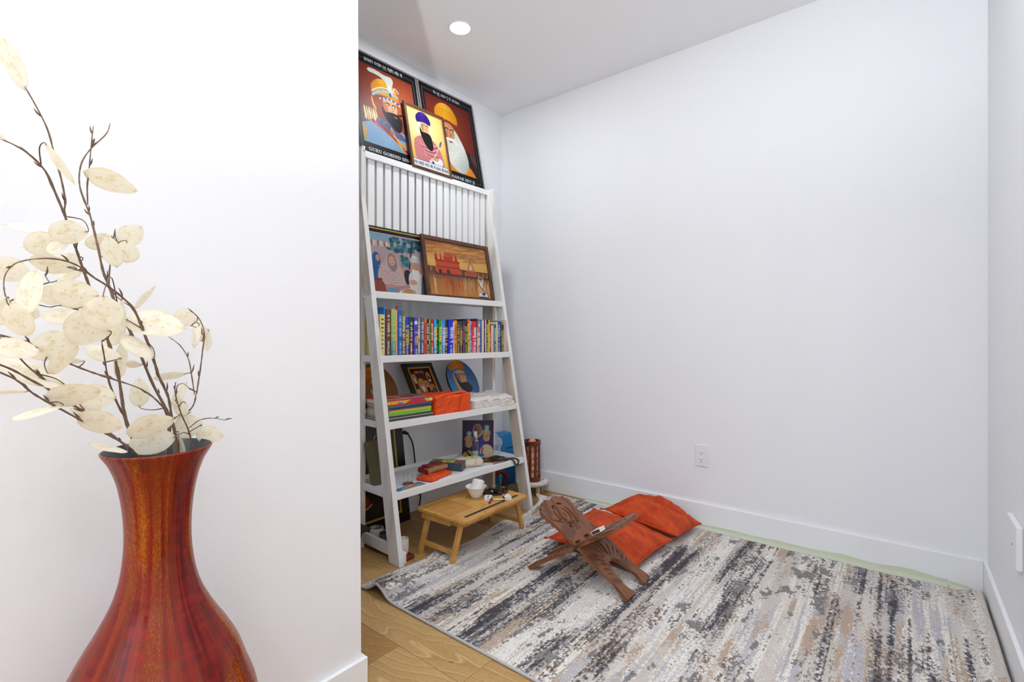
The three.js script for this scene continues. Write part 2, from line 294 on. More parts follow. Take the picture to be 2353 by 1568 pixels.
// ---------------------------------------------------------------- white ladder shelf
const SHELF_Y = [2.047, 1.302, 0.979, 0.656, 0.327], SLOPE = 0.182, SW = 0.944, POST_F = -0.325, POST_B = -0.42;
const surfY = (k) => SHELF_Y[k] - 0.010;
{
  const d = thing('ladder_shelf', 'tall white painted ladder shelf with sloping front rails and slatted upper back', 'shelf', [SX, 0, SZ], PHI);
  const side = (x) => {                                   // sloping front rail, profile in the z-y plane
    const s = new THREE.Shape(), y1 = 2.047; s.moveTo(0, 0); s.lineTo(-SLOPE * y1, y1); s.lineTo(-SLOPE * y1 - 0.055, y1); s.lineTo(-0.086, 0); s.closePath();
    const g = extrude(s, 0.024, 0.0015, 2); g.rotateY(-Math.PI / 2); g.translate(x + 0.024, 0, 0); return metric(g, 'y', 0.8, [x, x * 3]);
  };
  put('front_rail', side(-0.024), M.paint, d); put('front_rail', side(SW), M.paint, d);
  for (const x of [-0.024, SW]) put('back_post', metric(bx(x, x + 0.024, 0, 2.03, POST_B, POST_F, 0.0015), 'y', 0.8, [x + 0.3, 0]), M.paint, d);
  SHELF_Y.forEach((y, k) => {
    const f = -SLOPE * y, b = k === 0 ? -0.50 : POST_B, m = put('shelf', metric(bx(0, SW, y - 0.026, y - 0.010, b, f - 0.016, 0.001), 'x', 0.8), M.white, d);
    put('front_lip', bx(0, SW, y - 0.034, y, f - 0.016, f, 0.0015), M.white, m);
    if (k) put('back_lip', bx(0, SW, y - 0.030, y + 0.008, b - 0.012, b, 0.0015), M.white, m);
    for (const x of [-0.018, SW + 0.002]) put('side_rail', bx(x, x + 0.016, y - 0.032, y, POST_F, f - 0.05, 0.0015), M.white, m);
  });
  for (const x of [-0.018, SW + 0.002]) put('foot_rail', metric(bx(x, x + 0.016, 0.028, 0.082, POST_F, -0.06, 0.0015), 'z', 0.8), M.paint, d);
  put('foot_block', bx(0, 0.022, 0, 0.055, -0.04, -0.012, 0.002), M.white, d);
  const n = 18, pitch = SW / n;
  for (let i = 0; i < n; i++) put('slat', bx(i * pitch + 0.001, i * pitch + 0.041, SHELF_Y[1] - 0.02, SHELF_Y[0] - 0.028, -0.402, -0.385, 0.001), M.white, d);
}
// ---------------------------------------------------------------- printed pictures (flat prints)
const rgb = (a) => (Array.isArray(a) ? 'rgb(' + a.map(Math.round).join(',') + ')' : a);
function blob(g, pts, fill, stroke, lw = 1) {             // closed smooth outline through the points
  const n = pts.length, mid = (a, b) => [(a[0] + b[0]) / 2, (a[1] + b[1]) / 2]; let m = mid(pts[n - 1], pts[0]);
  g.beginPath(); g.moveTo(...m); for (let i = 0; i < n; i++) { m = mid(pts[i], pts[(i + 1) % n]); g.quadraticCurveTo(pts[i][0], pts[i][1], m[0], m[1]); } g.closePath();
  if (fill) { g.fillStyle = rgb(fill); g.fill(); } if (stroke) { g.strokeStyle = rgb(stroke); g.lineWidth = lw; g.stroke(); }
}
function line(g, pts, color, lw = 2, close = false) { g.beginPath(); pts.forEach((p, i) => (i ? g.lineTo(...p) : g.moveTo(...p))); if (close) g.closePath(); g.strokeStyle = rgb(color); g.lineWidth = lw; g.lineCap = 'round'; g.stroke(); }
function arc(g, pts, color, lw = 2) { g.beginPath(); g.moveTo(...pts[0]); for (let i = 1; i < pts.length - 1; i++) { const m = i === pts.length - 2 ? pts[i + 1] : [(pts[i][0] + pts[i + 1][0]) / 2, (pts[i][1] + pts[i + 1][1]) / 2]; g.quadraticCurveTo(pts[i][0], pts[i][1], m[0], m[1]); } g.strokeStyle = rgb(color); g.lineWidth = lw; g.lineCap = 'round'; g.stroke(); }
function oval(g, x, y, rx, ry, fill, rot = 0) { g.beginPath(); g.ellipse(x, y, rx, ry, rot, 0, 7); g.fillStyle = rgb(fill); g.fill(); }
function grad(g, x0, y0, x1, y1, stops) { const k = g.createLinearGradient(x0, y0, x1, y1); stops.forEach(([t, c]) => k.addColorStop(t, rgb(c))); return k; }
function rad(g, x, y, r, stops) { const k = g.createRadialGradient(x, y, 0, x, y, r); stops.forEach(([t, c]) => k.addColorStop(t, rgb(c))); return k; }
// pen strokes of the Gurmukhi letters that the prints carry
const GL = {
  s: ['M.1 0V1M.1 .5H.6M.6 0V1', .75], g: ['M.15 0V.75Q.15 1 .35 .9M.6 0V1', .75], r: ['M.4 0V.3Q.05 .35 .3 .6L.6 1', .7], n: ['M.35 0V.45Q.02 .5 .2 .85Q.5 1.05 .6 .6', .7],
  k: ['M.35 0V1M.1 .4Q.6 .15 .62 .5Q.5 .85 .15 .65', .75], d: ['M.4 0V.3Q.05 .3 .12 .6Q.35 .9 .55 .6L.62 1', .7], v: ['M.4 0V.3Q.05 .3 .12 .52L.55 .5Q.1 .75 .5 1', .7], j: ['M.1 .35H.6M.6 .15V.5Q.6 1 .2 .85M.4 0V.35', .72],
  b: ['M.1 .4H.6V1H.1ZM.35 0V.4', .75], h: ['M.4 0V.35Q.05 .4 .3 .6Q.75 .6 .35 1', .7], m: ['M.15 0V.95L.6 .7M.6 0V1', .75], p: ['M.15 0V.8H.6M.6 0V1', .75], t: ['M.4 0V.25Q.02 .5 .4 .5Q.75 .65 .25 1', .7],
  a: ['M.1 .25Q.5 .1 .3 .5Q.75 .5 .35 .95M.7 0V1', .82], w: ['M.15 0V.9Q.5 1 .6 .75M.6 0V1M.6 .4H.35', .75], l: ['M.35 0V.5Q0 .55 .2 .9M.35 .5Q.75 .45 .62 .95', .75], x: ['M.15 0V.5Q.15 .95 .4 .8Q.65 .6 .3 .45M.6 0V1', .75],
  A: ['M.12 0V1', .28], I: ['M.15 0V1M.15 0Q0 -.4 -.45 -.25', .32], i: ['M.12 0V1M.12 0Q.3 -.4 .6 -.2', .28], u: ['M-.5 1.15Q-.3 1.35 -.1 1.15', 0], U: ['M-.5 1.12H-.1M-.5 1.28H-.1', 0], e: ['M-.45 -.02L-.15 -.3', 0], E: ['M-.45 -.02L-.15 -.3M-.35 -.02L.0 -.3', 0], o: ['M-.5 -.18Q-.3 -.4 -.1 -.1', 0], N: ['M-.35 -.2Q-.2 -.45 -.1 -.2', 0],
};
function gurmukhi(g, text, x, y, size, color, lw) {
  g.strokeStyle = color; g.lineWidth = lw; g.lineCap = 'butt';
  for (const word of text.split(' ')) {
    const x0 = x;
    for (const ch of word) { const e = GL[ch]; if (!e) continue; g.save(); g.translate(x, y); g.scale(size, size); g.lineWidth = lw / size; g.stroke(new Path2D(e[0])); g.restore(); x += e[1] * size; }
    g.beginPath(); g.moveTo(x0, y); g.lineTo(x, y); g.stroke(); x += size * 0.45;
  }
  return x;
}
const widthG = (t, s) => t.split(' ').reduce((a, w) => a + [...w].reduce((b, c) => b + (GL[c] ? GL[c][1] : 0), 0) * s + s * 0.45, 0) - s * 0.45;
function posterFrame(g, w, h, top, bottom) {
  g.fillStyle = '#17171b'; g.fillRect(0, 0, w, h); g.strokeStyle = '#c9c4bd'; g.lineWidth = 4; g.strokeRect(6, 6, w - 12, h - 12);
  g.strokeStyle = '#9a9a9c'; g.lineWidth = 1.6; g.strokeRect(27, 36, w - 54, h - 70);
  if (top) { const s = 15, W = widthG(top, s); g.fillStyle = '#17171b'; g.fillRect(w / 2 - W / 2 - 8, 24, W + 16, 24); gurmukhi(g, top, w / 2 - W / 2, 29, s, '#f0f0ee', 2.3); }
  if (bottom) { g.font = 'bold 25px serif'; const W = g.measureText(bottom).width; g.fillStyle = '#17171b'; g.fillRect(w / 2 - W / 2 - 8, h - 50, W + 16, 34); g.fillStyle = '#f2f2ee'; g.fillText(bottom, w / 2 - W / 2, h - 26); }
}
function face(g, x, y, s, skin, dark, look = 1) {          // three-quarter face, s = half height
  blob(g, [[x - .62 * s, y - .9 * s], [x + .1 * s, y - 1.05 * s], [x + .68 * s, y - .8 * s], [x + .74 * s, y - .1 * s], [x + .6 * s, y + .6 * s], [x + .1 * s, y + 1.05 * s], [x - .4 * s, y + .7 * s], [x - .7 * s, y]], skin);
  blob(g, [[x - .62 * s, y - .6 * s], [x - .25 * s, y - .2 * s], [x - .2 * s, y + .6 * s], [x - .4 * s, y + .7 * s], [x - .72 * s, y]], dark);
  const ex = x + .12 * s * look;
  for (const k of [-.3, .34]) { oval(g, ex + k * s, y - .22 * s, .13 * s, .075 * s, '#efe6dc'); oval(g, ex + k * s + .03 * s, y - .22 * s, .065 * s, .07 * s, '#1d1210'); arc(g, [[ex + (k - .2) * s, y - .36 * s], [ex + k * s, y - .5 * s], [ex + (k + .19) * s, y - .36 * s]], '#24140f', .085 * s); }
  arc(g, [[ex + .06 * s, y - .3 * s], [ex + .14 * s, y + .1 * s], [ex + .2 * s, y + .2 * s], [ex, y + .24 * s]], dark, .07 * s);
}
function turban(g, x, y, s, c1, c2, bands = 5) {
  blob(g, [[x - 1.0 * s, y + .35 * s], [x - 1.05 * s, y - .45 * s], [x - .4 * s, y - 1.15 * s], [x + .5 * s, y - 1.1 * s], [x + 1.0 * s, y - .4 * s], [x + .95 * s, y + .3 * s], [x, y - .02 * s]], grad(g, x - s, y, x + s, y, [[0, c2], [.45, c1], [1, c2]]));
  for (let i = 0; i < bands; i++) { const t = i / bands; arc(g, [[x - 1.0 * s, y + (.3 - .9 * t) * s], [x - .1 * s, y - (.25 + .75 * t) * s], [x + .95 * s, y + (.2 - .65 * t) * s]], c2, .05 * s); }
}
const ART = {};
// brush dabs picked up from the picture itself, so that the print reads as painted
function dabs(g, x0, y0, w, h, n, size, seed) {
  const R = rng(seed), d = g.getImageData(x0, y0, w, h).data;
  for (let i = 0; i < n; i++) { const x = Math.floor(R() * w), y = Math.floor(R() * h), o = (y * w + x) * 4, k = 0.86 + R() * 0.28, j = () => (R() - .5) * 12; g.globalAlpha = 0.45; oval(g, x0 + x, y0 + y, size * (0.6 + R()), size * (0.35 + R() * .5), [d[o] * k + j(), d[o + 1] * k + j(), d[o + 2] * k + j()].map((q) => Math.max(0, Math.min(255, q))), R() * 3.14); }
  g.globalAlpha = 1;
}
const about = (g, x, y, k, fn) => { g.save(); g.translate(x, y); g.scale(k, k); g.translate(-x, -y); fn(); g.restore(); };
ART.posterBlue = canvasTex(420, 562, (g, w, h) => {
  posterFrame(g, w, h, 'bAdsAh drves guru gobiNd siNw jI', 'GURU GOBIND SINGH JI');
  g.save(); g.beginPath(); g.rect(40, 62, w - 80, h - 130); g.clip();
  g.fillStyle = rad(g, 300, 240, 320, [[0, [196, 104, 62]], [.5, [156, 66, 40]], [1, [104, 40, 26]]]); g.fillRect(0, 0, w, h);
  g.save(); g.translate(206, 380); g.scale(1.16, 1.08); g.translate(-212, -378);
  for (let i = 0; i < 6; i++) { blob(g, [[84 + i * 11, 308], [92 + i * 11, 300], [98 + i * 11, 372], [88 + i * 11, 376]], i % 2 ? [226, 196, 120] : [240, 226, 180]); }
  blob(g, [[30, 420], [110, 370], [190, 352], [270, 372], [330, 410], [380, 470], [380, 540], [20, 540], [22, 470]], grad(g, 40, 360, 330, 540, [[0, [120, 152, 190]], [.5, [146, 178, 206]], [1, [104, 140, 170]]]));
  blob(g, [[128, 362], [170, 330], [236, 352], [300, 420], [250, 420], [180, 392]], [98, 96, 130]);
  for (let i = 0; i < 40; i++) oval(g, 140 + hash(i, 3) * 130, 345 + hash(i, 8) * 50, 3, 3, [[206, 160, 90], [70, 80, 150], [200, 90, 60]][i % 3]);
  arc(g, [[122, 366], [220, 410], [340, 520]], [180, 30, 44], 15); arc(g, [[134, 372], [240, 430], [320, 530]], [214, 180, 120], 4);
  for (const r of [52, 66, 82]) arc(g, [[214, 372], [230 + r * .3, 400 + r], [306, 400 + r * .4], [296, 396]], [228, 168, 64], 6);
  blob(g, [[62, 400], [84, 404], [92, 440], [80, 480], [66, 450]], [206, 160, 70]);
  blob(g, [[300, 330], [326, 320], [346, 346], [352, 420], [330, 440], [310, 390]], [196, 196, 200]); oval(g, 316, 330, 17, 15, [222, 222, 220]); oval(g, 318, 328, 3.5, 3.5, [30, 20, 10]); for (let i = 0; i < 14; i++) line(g, [[312 + hash(i, 1) * 30, 350 + i * 6], [320 + hash(i, 2) * 30, 356 + i * 6]], [120, 124, 134], 3);
  face(g, 222, 268, 52, [226, 170, 130], [190, 124, 90]);
  blob(g, [[178, 262], [190, 300], [214, 300], [240, 294], [272, 296], [282, 320], [272, 372], [246, 388], [206, 350], [178, 306]], [22, 20, 22]);
  arc(g, [[202, 300], [236, 290], [256, 298], [280, 284]], [20, 16, 18], 10); blob(g, [[232, 304], [252, 302], [262, 308], [246, 314]], [178, 70, 66]);
  turban(g, 206, 208, 70, [246, 176, 44], [216, 132, 20], 5); arc(g, [[140, 230], [200, 168], [268, 196]], [150, 196, 208], 12); arc(g, [[136, 214], [196, 150], [262, 176]], [236, 232, 214], 5);
  blob(g, [[132, 226], [140, 280], [152, 300], [142, 306], [128, 270]], [234, 190, 70]);
  for (let i = 0; i < 16; i++) oval(g, 176 + i * 6.6, 236 - Math.sin(i / 15 * 3.1) * 14, 5, 5, i % 3 ? [60, 100, 170] : [236, 230, 220]);
  blob(g, [[222, 180], [216, 130], [170, 116], [128, 120], [124, 100], [160, 92], [216, 104], [250, 96], [258, 120], [246, 150], [240, 190]], [220, 222, 214]); arc(g, [[240, 196], [254, 156], [266, 148], [278, 170]], [214, 208, 190], 7); oval(g, 232, 196, 7, 12, [60, 90, 170]);
  g.restore(); dabs(g, 40, 62, w - 80, h - 130, 5200, 3.2, 4); g.restore();
});
ART.posterRed = canvasTex(420, 562, (g, w, h) => {
  posterFrame(g, w, h, 'dNn guru nAnk tUN hI niraNkAr', 'GURU NANAK DEV JI');
  g.save(); g.beginPath(); g.rect(40, 62, w - 80, h - 130); g.clip();
  g.fillStyle = rad(g, 200, 230, 330, [[0, [150, 62, 40]], [.6, [112, 40, 28]], [1, [78, 28, 20]]]); g.fillRect(0, 0, w, h);
  blob(g, [[30, 560], [40, 400], [130, 330], [230, 320], [330, 340], [392, 410], [400, 560]], [52, 34, 34]); blob(g, [[330, 330], [400, 380], [400, 440], [340, 400]], [86, 62, 74]);
  blob(g, [[110, 560], [130, 420], [220, 400], [330, 430], [390, 560]], [236, 140, 22]); for (let i = 0; i < 16; i++) line(g, [[130 + i * 16, 560], [140 + i * 15, 500 + hash(i, 4) * 30]], [196, 98, 14], 4);
  face(g, 186, 262, 62, [206, 140, 96], [156, 92, 58]);
  blob(g, [[226, 220], [256, 250], [304, 340], [318, 420], [296, 482], [240, 500], [180, 470], [140, 400], [130, 320], [150, 298], [190, 306], [216, 296], [232, 270]], grad(g, 120, 300, 320, 480, [[0, [196, 196, 184]], [.5, [236, 236, 226]], [1, [176, 180, 172]]]));
  arc(g, [[136, 312], [176, 296], [190, 302], [216, 292], [246, 324]], [238, 238, 230], 14); blob(g, [[174, 312], [196, 308], [212, 314], [194, 324]], [176, 76, 64]);
  for (let i = 0; i < 12; i++) arc(g, [[160 + i * 9, 330], [164 + i * 10, 400], [180 + i * 8, 470]], [206, 208, 198], 2);
  turban(g, 184, 176, 84, [248, 184, 52], [220, 140, 24], 7);
  dabs(g, 40, 62, w - 80, h - 130, 5200, 3.2, 5); g.restore();
});
ART.small = canvasTex(300, 400, (g, w, h) => {
  g.fillStyle = rad(g, 120, 110, 320, [[0, [250, 240, 206]], [.45, [246, 214, 128]], [1, [232, 172, 66]]]); g.fillRect(0, 0, w, h);
  blob(g, [[24, 240], [60, 190], [120, 170], [190, 180], [240, 220], [268, 300], [262, 410], [40, 410]], [206, 128, 128]); for (let i = 0; i < 9; i++) arc(g, [[40 + i * 8, 210 + i * 6], [110, 270 + i * 10], [220, 210 + i * 16]], i % 2 ? [168, 84, 90] : [228, 160, 156], 7);
  blob(g, [[120, 410], [136, 330], [190, 300], [240, 330], [262, 410]], [238, 234, 230]); blob(g, [[164, 410], [158, 330], [176, 326], [196, 410]], [44, 36, 44]); blob(g, [[206, 300], [252, 296], [258, 340], [220, 350]], [240, 236, 236]);
  line(g, [[120, 380], [214, 262], [262, 170]], [224, 214, 220], 5); blob(g, [[240, 210], [262, 166], [274, 172], [252, 218]], [96, 86, 160]);
  blob(g, [[168, 300], [214, 292], [226, 312], [200, 326], [170, 318]], [216, 158, 116]); blob(g, [[70, 378], [110, 362], [134, 390], [120, 410], [84, 406]], [214, 150, 112]);
  g.save(); g.translate(138, 150); g.scale(1.32, 1.25); g.translate(-138, -150);
  face(g, 138, 122, 36, [226, 174, 130], [186, 128, 90]); blob(g, [[106, 116], [118, 150], [138, 146], [170, 148], [178, 190], [176, 232], [152, 244], [122, 210], [104, 160]], [28, 22, 24]);
  turban(g, 135, 90, 46, [66, 36, 160], [38, 16, 104], 7);
  g.restore(); dabs(g, 0, 0, w, h - 56, 4200, 2.6, 6);
  g.fillStyle = '#eef0f2'; g.fillRect(0, h - 52, w, 52); g.fillStyle = '#4a6ea0'; g.fillRect(0, h - 54, w, 3);
  const s = 17, t = 'saNt giaAnI jrnEl siNw jI xAlsA biNdrAvAle', W = widthG(t, s); g.save(); g.translate(8, h - 36); g.scale((w - 16) / W, 1); gurmukhi(g, t, 0, 0, s, '#262430', 2.6); g.restore();
});
ART.family = canvasTex(420, 400, (g, w, h) => {
  g.fillStyle = '#1a1714'; g.fillRect(0, 0, w, h); g.fillStyle = '#d8b83e'; g.fillRect(0, 9, w, 7); g.fillStyle = '#e9dfe4'; g.fillRect(0, 36, w, h); g.fillStyle = '#a0405a'; g.fillRect(4, 40, w, 3);
  g.save(); g.beginPath(); g.rect(6, 44, w - 12, h - 56); g.clip();
  g.fillStyle = grad(g, 0, 40, 0, h, [[0, [120, 176, 206]], [.25, [184, 164, 166]], [.6, [200, 150, 140]], [1, [168, 128, 122]]]); g.fillRect(0, 0, w, h);
  for (let i = 0; i < 46; i++) oval(g, 150 + hash(i, 5) * 210, 50 + hash(i, 6) * 90, 12 + hash(i, 7) * 12, 8 + hash(i, 9) * 8, [[52, 104, 118], [78, 134, 140], [36, 76, 92]][i % 3]);
  for (let i = 0; i < 18; i++) oval(g, 230 + hash(i, 15) * 60, 150 + hash(i, 16) * 70, 14, 11, [[48, 98, 112], [80, 140, 146]][i % 2]);
  arc(g, [[320, 50], [300, 120], [292, 170], [276, 230]], [44, 40, 50], 10); for (let i = 0; i < 10; i++) blob(g, [[14 + i * 14, 90], [24 + i * 14, 78], [34 + i * 14, 92], [30 + i * 14, 116], [18 + i * 14, 116]], [[206, 186, 166], [176, 110, 84], [222, 214, 206]][i % 3]);
  blob(g, [[26, 190], [46, 150], [74, 156], [86, 200], [70, 260], [52, 330], [16, 330], [12, 250]], [32, 92, 160]); oval(g, 66, 186, 13, 19, [206, 150, 120]);
  blob(g, [[104, 210], [130, 150], [176, 148], [200, 190], [240, 290], [256, 340], [60, 340], [56, 270], [84, 220]], [206, 176, 170]); for (let i = 0; i < 12; i++) arc(g, [[70 + i * 10, 230 + i * 8], [130, 260 + i * 6], [200, 250 + i * 6]], i % 2 ? [170, 138, 134] : [226, 204, 196], 4);
  blob(g, [[128, 190], [136, 152], [170, 146], [190, 176], [196, 240], [160, 262], [130, 230]], [150, 130, 130]); oval(g, 158, 194, 20, 29, [222, 168, 140]); for (const k of [-7, 9]) oval(g, 158 + k, 188, 3, 2, [40, 20, 20]); oval(g, 160, 208, 5, 2, [170, 70, 70]);
  blob(g, [[232, 250], [262, 232], [288, 250], [280, 320], [240, 330]], [26, 24, 28]);
  blob(g, [[262, 330], [266, 260], [300, 240], [372, 250], [400, 320], [400, 410], [290, 410]], [222, 214, 210]); oval(g, 318, 214, 20, 26, [206, 146, 112]);
  blob(g, [[296, 222], [322, 236], [346, 230], [348, 270], [330, 312], [304, 300], [294, 260]], [238, 234, 230]); turban(g, 322, 182, 36, [240, 236, 232], [190, 186, 186], 6);
  blob(g, [[366, 250], [404, 262], [412, 410], [340, 410], [352, 330]], [96, 100, 112]); blob(g, [[262, 300], [316, 292], [330, 320], [276, 330]], [214, 158, 124]);
  blob(g, [[20, 410], [14, 350], [40, 310], [76, 306], [100, 340], [104, 400], [70, 420]], [150, 70, 56]); blob(g, [[36, 306], [82, 302], [86, 316], [38, 318]], [126, 54, 44]);
  oval(g, 142, 352, 26, 20, [206, 150, 128]); blob(g, [[104, 390], [120, 350], [176, 352], [182, 392]], [112, 150, 186]); blob(g, [[60, 420], [80, 394], [200, 400], [210, 420]], [236, 232, 226]);
  blob(g, [[176, 410], [196, 356], [300, 346], [340, 410]], [232, 232, 230]); oval(g, 258, 372, 52, 20, [214, 170, 112]); oval(g, 256, 366, 36, 13, [190, 140, 92]); for (let i = 0; i < 6; i++) line(g, [[200 + i * 24, 410], [206 + i * 22, 388]], [168, 176, 190], 4);
  dabs(g, 6, 44, w - 12, h - 56, 5200, 2.8, 7); g.restore(); g.fillStyle = '#e6dfe2'; g.fillRect(0, h - 12, w, 12);
});
ART.temple = canvasTex(512, 360, (g, w, h) => {
  g.fillStyle = grad(g, 0, 0, 0, h * .6, [[0, [190, 112, 52]], [.3, [214, 142, 66]], [.6, [238, 184, 96]], [1, [236, 168, 70]]]); g.fillRect(0, 0, w, h);
  for (let i = 0; i < 60; i++) { const y = hash(i, 2) * 110; g.globalAlpha = .35; oval(g, hash(i, 1) * w, y, 30 + hash(i, 3) * 60, 4 + hash(i, 4) * 7, i % 2 ? [150, 84, 46] : [240, 190, 110], -.12); } g.globalAlpha = 1;
  g.fillStyle = grad(g, 0, 215, 0, h, [[0, [120, 70, 40]], [.3, [176, 112, 56]], [1, [214, 138, 58]]]); g.fillRect(0, 212, w, h - 212);
  g.fillStyle = '#6a3a26'; g.fillRect(0, 172, w, 42); for (let i = 0; i < 40; i++) { g.fillStyle = rgb([[150, 84, 46], [92, 52, 36], [196, 126, 70]][i % 3]); g.fillRect(i * 13, 170 + hash(i, 1) * 16, 9, 30); }
  const red = [196, 58, 30]; g.fillStyle = rgb(red); g.fillRect(72, 128, 190, 88); g.fillStyle = rgb([226, 90, 44]); for (let i = 0; i < 13; i++) { g.fillRect(76 + i * 14.5, 138, 8, 26); g.fillRect(76 + i * 14.5, 174, 8, 32); }
  g.fillStyle = rgb([150, 36, 22]); g.fillRect(68, 122, 198, 7); g.fillRect(68, 166, 198, 4); for (const [x, s] of [[80, 14], [116, 9], [238, 14], [206, 9]]) { g.fillStyle = rgb([178, 50, 28]); g.fillRect(x - s * .8, 106, s * 1.6, 20); blob(g, [[x - s, 108], [x - s * .8, 92], [x, 80], [x + s * .8, 92], [x + s, 108]], [206, 70, 36]); line(g, [[x, 90], [x, 74]], [120, 50, 30], 2.5); }
  g.fillStyle = rgb([196, 60, 32]); g.fillRect(136, 96, 74, 32); blob(g, [[140, 100], [146, 72], [174, 58], [200, 72], [206, 100]], [214, 84, 40]); line(g, [[174, 66], [174, 46]], [250, 230, 170], 3);
  blob(g, [[90, 214], [90, 190], [102, 182], [112, 190], [112, 214]], [70, 26, 20]); blob(g, [[150, 214], [150, 188], [166, 180], [180, 190], [180, 214]], [96, 36, 22]);
  blob(g, [[330, 190], [330, 150], [344, 120], [358, 96], [372, 120], [386, 150], [388, 190]], [206, 120, 76]); blob(g, [[342, 152], [358, 118], [374, 152], [372, 168], [344, 168]], [236, 190, 160]); line(g, [[358, 112], [358, 88]], [110, 60, 40], 3); g.fillStyle = rgb([186, 84, 48]); g.fillRect(310, 176, 100, 36);
  g.fillStyle = '#2c3450'; g.fillRect(60, 214, w, 9);
  for (let i = 0; i < 90; i++) { const x = 40 + hash(i, 21) * 470, y = 224 + hash(i, 22) * 40, L = 30 + hash(i, 23) * 90; g.globalAlpha = .6; const c = x > 76 && x < 270 ? [[206, 54, 24], [160, 36, 18], [240, 120, 50]][i % 3] : [[250, 220, 170], [150, 90, 50], [230, 160, 80]][i % 3]; line(g, [[x, y], [x + (hash(i, 24) - .5) * 4, y + L]], c, 2 + hash(i, 25) * 4); } g.globalAlpha = 1;
  oval(g, 434, 232, 24, 27, [250, 230, 120]); oval(g, 434, 232, 20, 23, [238, 214, 150]); blob(g, [[392, 330], [398, 280], [424, 262], [452, 264], [474, 290], [478, 336], [440, 346]], [226, 176, 130]); oval(g, 434, 240, 11, 14, [214, 160, 120]); blob(g, [[422, 244], [446, 244], [448, 270], [436, 290], [424, 270]], [240, 238, 236]); turban(g, 434, 226, 16, [72, 104, 190], [40, 60, 140], 4);
  blob(g, [[394, 350], [410, 316], [446, 330], [474, 320], [486, 348], [440, 362]], [236, 236, 240]); blob(g, [[424, 326], [450, 316], [466, 326], [446, 342]], [36, 70, 190]); line(g, [[424, 272], [460, 320]], [60, 40, 40], 5); oval(g, 440, 354, 46, 9, [110, 54, 30]);
  dabs(g, 0, 0, w, h, 4200, 2.4, 8);
});
ART.collage = canvasTex(256, 256, (g, w, h) => {
  g.fillStyle = rad(g, 128, 140, 190, [[0, [150, 66, 40]], [.6, [86, 36, 34]], [1, [52, 24, 32]]]); g.fillRect(0, 0, w, h); gurmukhi(g, 'saisnAm viguru', 66, 24, 15, '#d8b0b8', 2.4);
  const p = (x, y, s, tc, bc, beard) => { oval(g, x, y, s * 1.25, s * 1.4, [236, 196, 120]); oval(g, x, y, s * 1.1, s * 1.25, [206, 140, 90]); blob(g, [[x - s, y + s * 2], [x - s * .6, y + s * .8], [x + s * .7, y + s * .8], [x + s, y + s * 2]], bc); oval(g, x, y, s * .55, s * .75, [222, 164, 120]); blob(g, [[x - s * .55, y], [x, y + s * .3], [x + s * .55, y], [x + s * .4, y + s * 1.1], [x, y + s * 1.5], [x - s * .4, y + s * 1.1]], beard); turban(g, x, y - s * .35, s * .75, tc, mix3(tc, [60, 30, 10], .4), 3); };
  p(46, 66, 20, [246, 196, 80], [236, 206, 120], [236, 232, 226]); p(212, 60, 20, [240, 190, 90], [240, 230, 220], [30, 26, 26]); p(222, 140, 19, [236, 150, 60], [150, 90, 170], [26, 22, 24]); p(44, 170, 20, [240, 230, 220], [240, 200, 210], [240, 236, 230]); p(106, 120, 34, [250, 190, 60], [226, 110, 40], [244, 240, 234]); p(160, 130, 30, [240, 160, 70], [166, 60, 40], [28, 22, 24]); p(80, 232, 18, [240, 240, 236], [230, 220, 210], [236, 236, 230]); p(200, 226, 18, [226, 226, 230], [120, 190, 200], [40, 30, 30]); arc(g, [[120, 236], [140, 220], [156, 236], [176, 222], [186, 240]], [120, 200, 210], 5);
});
ART.oval = canvasTex(256, 320, (g, w, h) => {
  g.fillStyle = rad(g, 60, 250, 330, [[0, [74, 152, 204]], [.45, [66, 112, 160]], [1, [88, 104, 140]]]); g.fillRect(0, 0, w, h);
  g.translate(128, 150); g.scale(1.22, 1.2); g.translate(-128, -158);
  blob(g, [[60, 320], [80, 270], [120, 236], [180, 246], [226, 290], [236, 330]], [150, 130, 96]); face(g, 128, 138, 44, [222, 160, 110], [180, 112, 74]); blob(g, [[88, 130], [102, 176], [126, 168], [168, 172], [184, 214], [150, 236], [112, 220], [88, 180]], [34, 24, 22]);
  turban(g, 116, 82, 56, [232, 150, 56], [196, 106, 28], 6); for (let i = 0; i < 12; i++) oval(g, 84 + i * 7, 110 - Math.sin(i / 11 * 3.1) * 12, 4, 4, i % 2 ? [120, 160, 190] : [230, 220, 200]); blob(g, [[70, 100], [86, 160], [96, 220], [78, 224], [66, 150]], [226, 150, 60]);
  g.setTransform(1, 0, 0, 1, 0, 0); dabs(g, 0, 0, w, h, 2600, 2.6, 9);
});
ART.ovalBrown = canvasTex(256, 320, (g, w, h) => {
  g.fillStyle = rad(g, 120, 120, 240, [[0, [150, 96, 40]], [.6, [112, 74, 34]], [1, [66, 52, 36]]]); g.fillRect(0, 0, w, h);
  blob(g, [[30, 330], [60, 250], [130, 220], [200, 250], [236, 330]], [104, 74, 46]); face(g, 120, 142, 44, [190, 122, 70], [140, 84, 46]); blob(g, [[78, 140], [96, 180], [150, 176], [168, 220], [140, 290], [96, 260]], [196, 180, 150]); turban(g, 116, 86, 58, [214, 130, 40], [166, 90, 24], 6); arc(g, [[40, 260], [70, 240], [90, 290]], [60, 44, 30], 4);
  dabs(g, 0, 0, w, h, 2600, 2.6, 10);
});
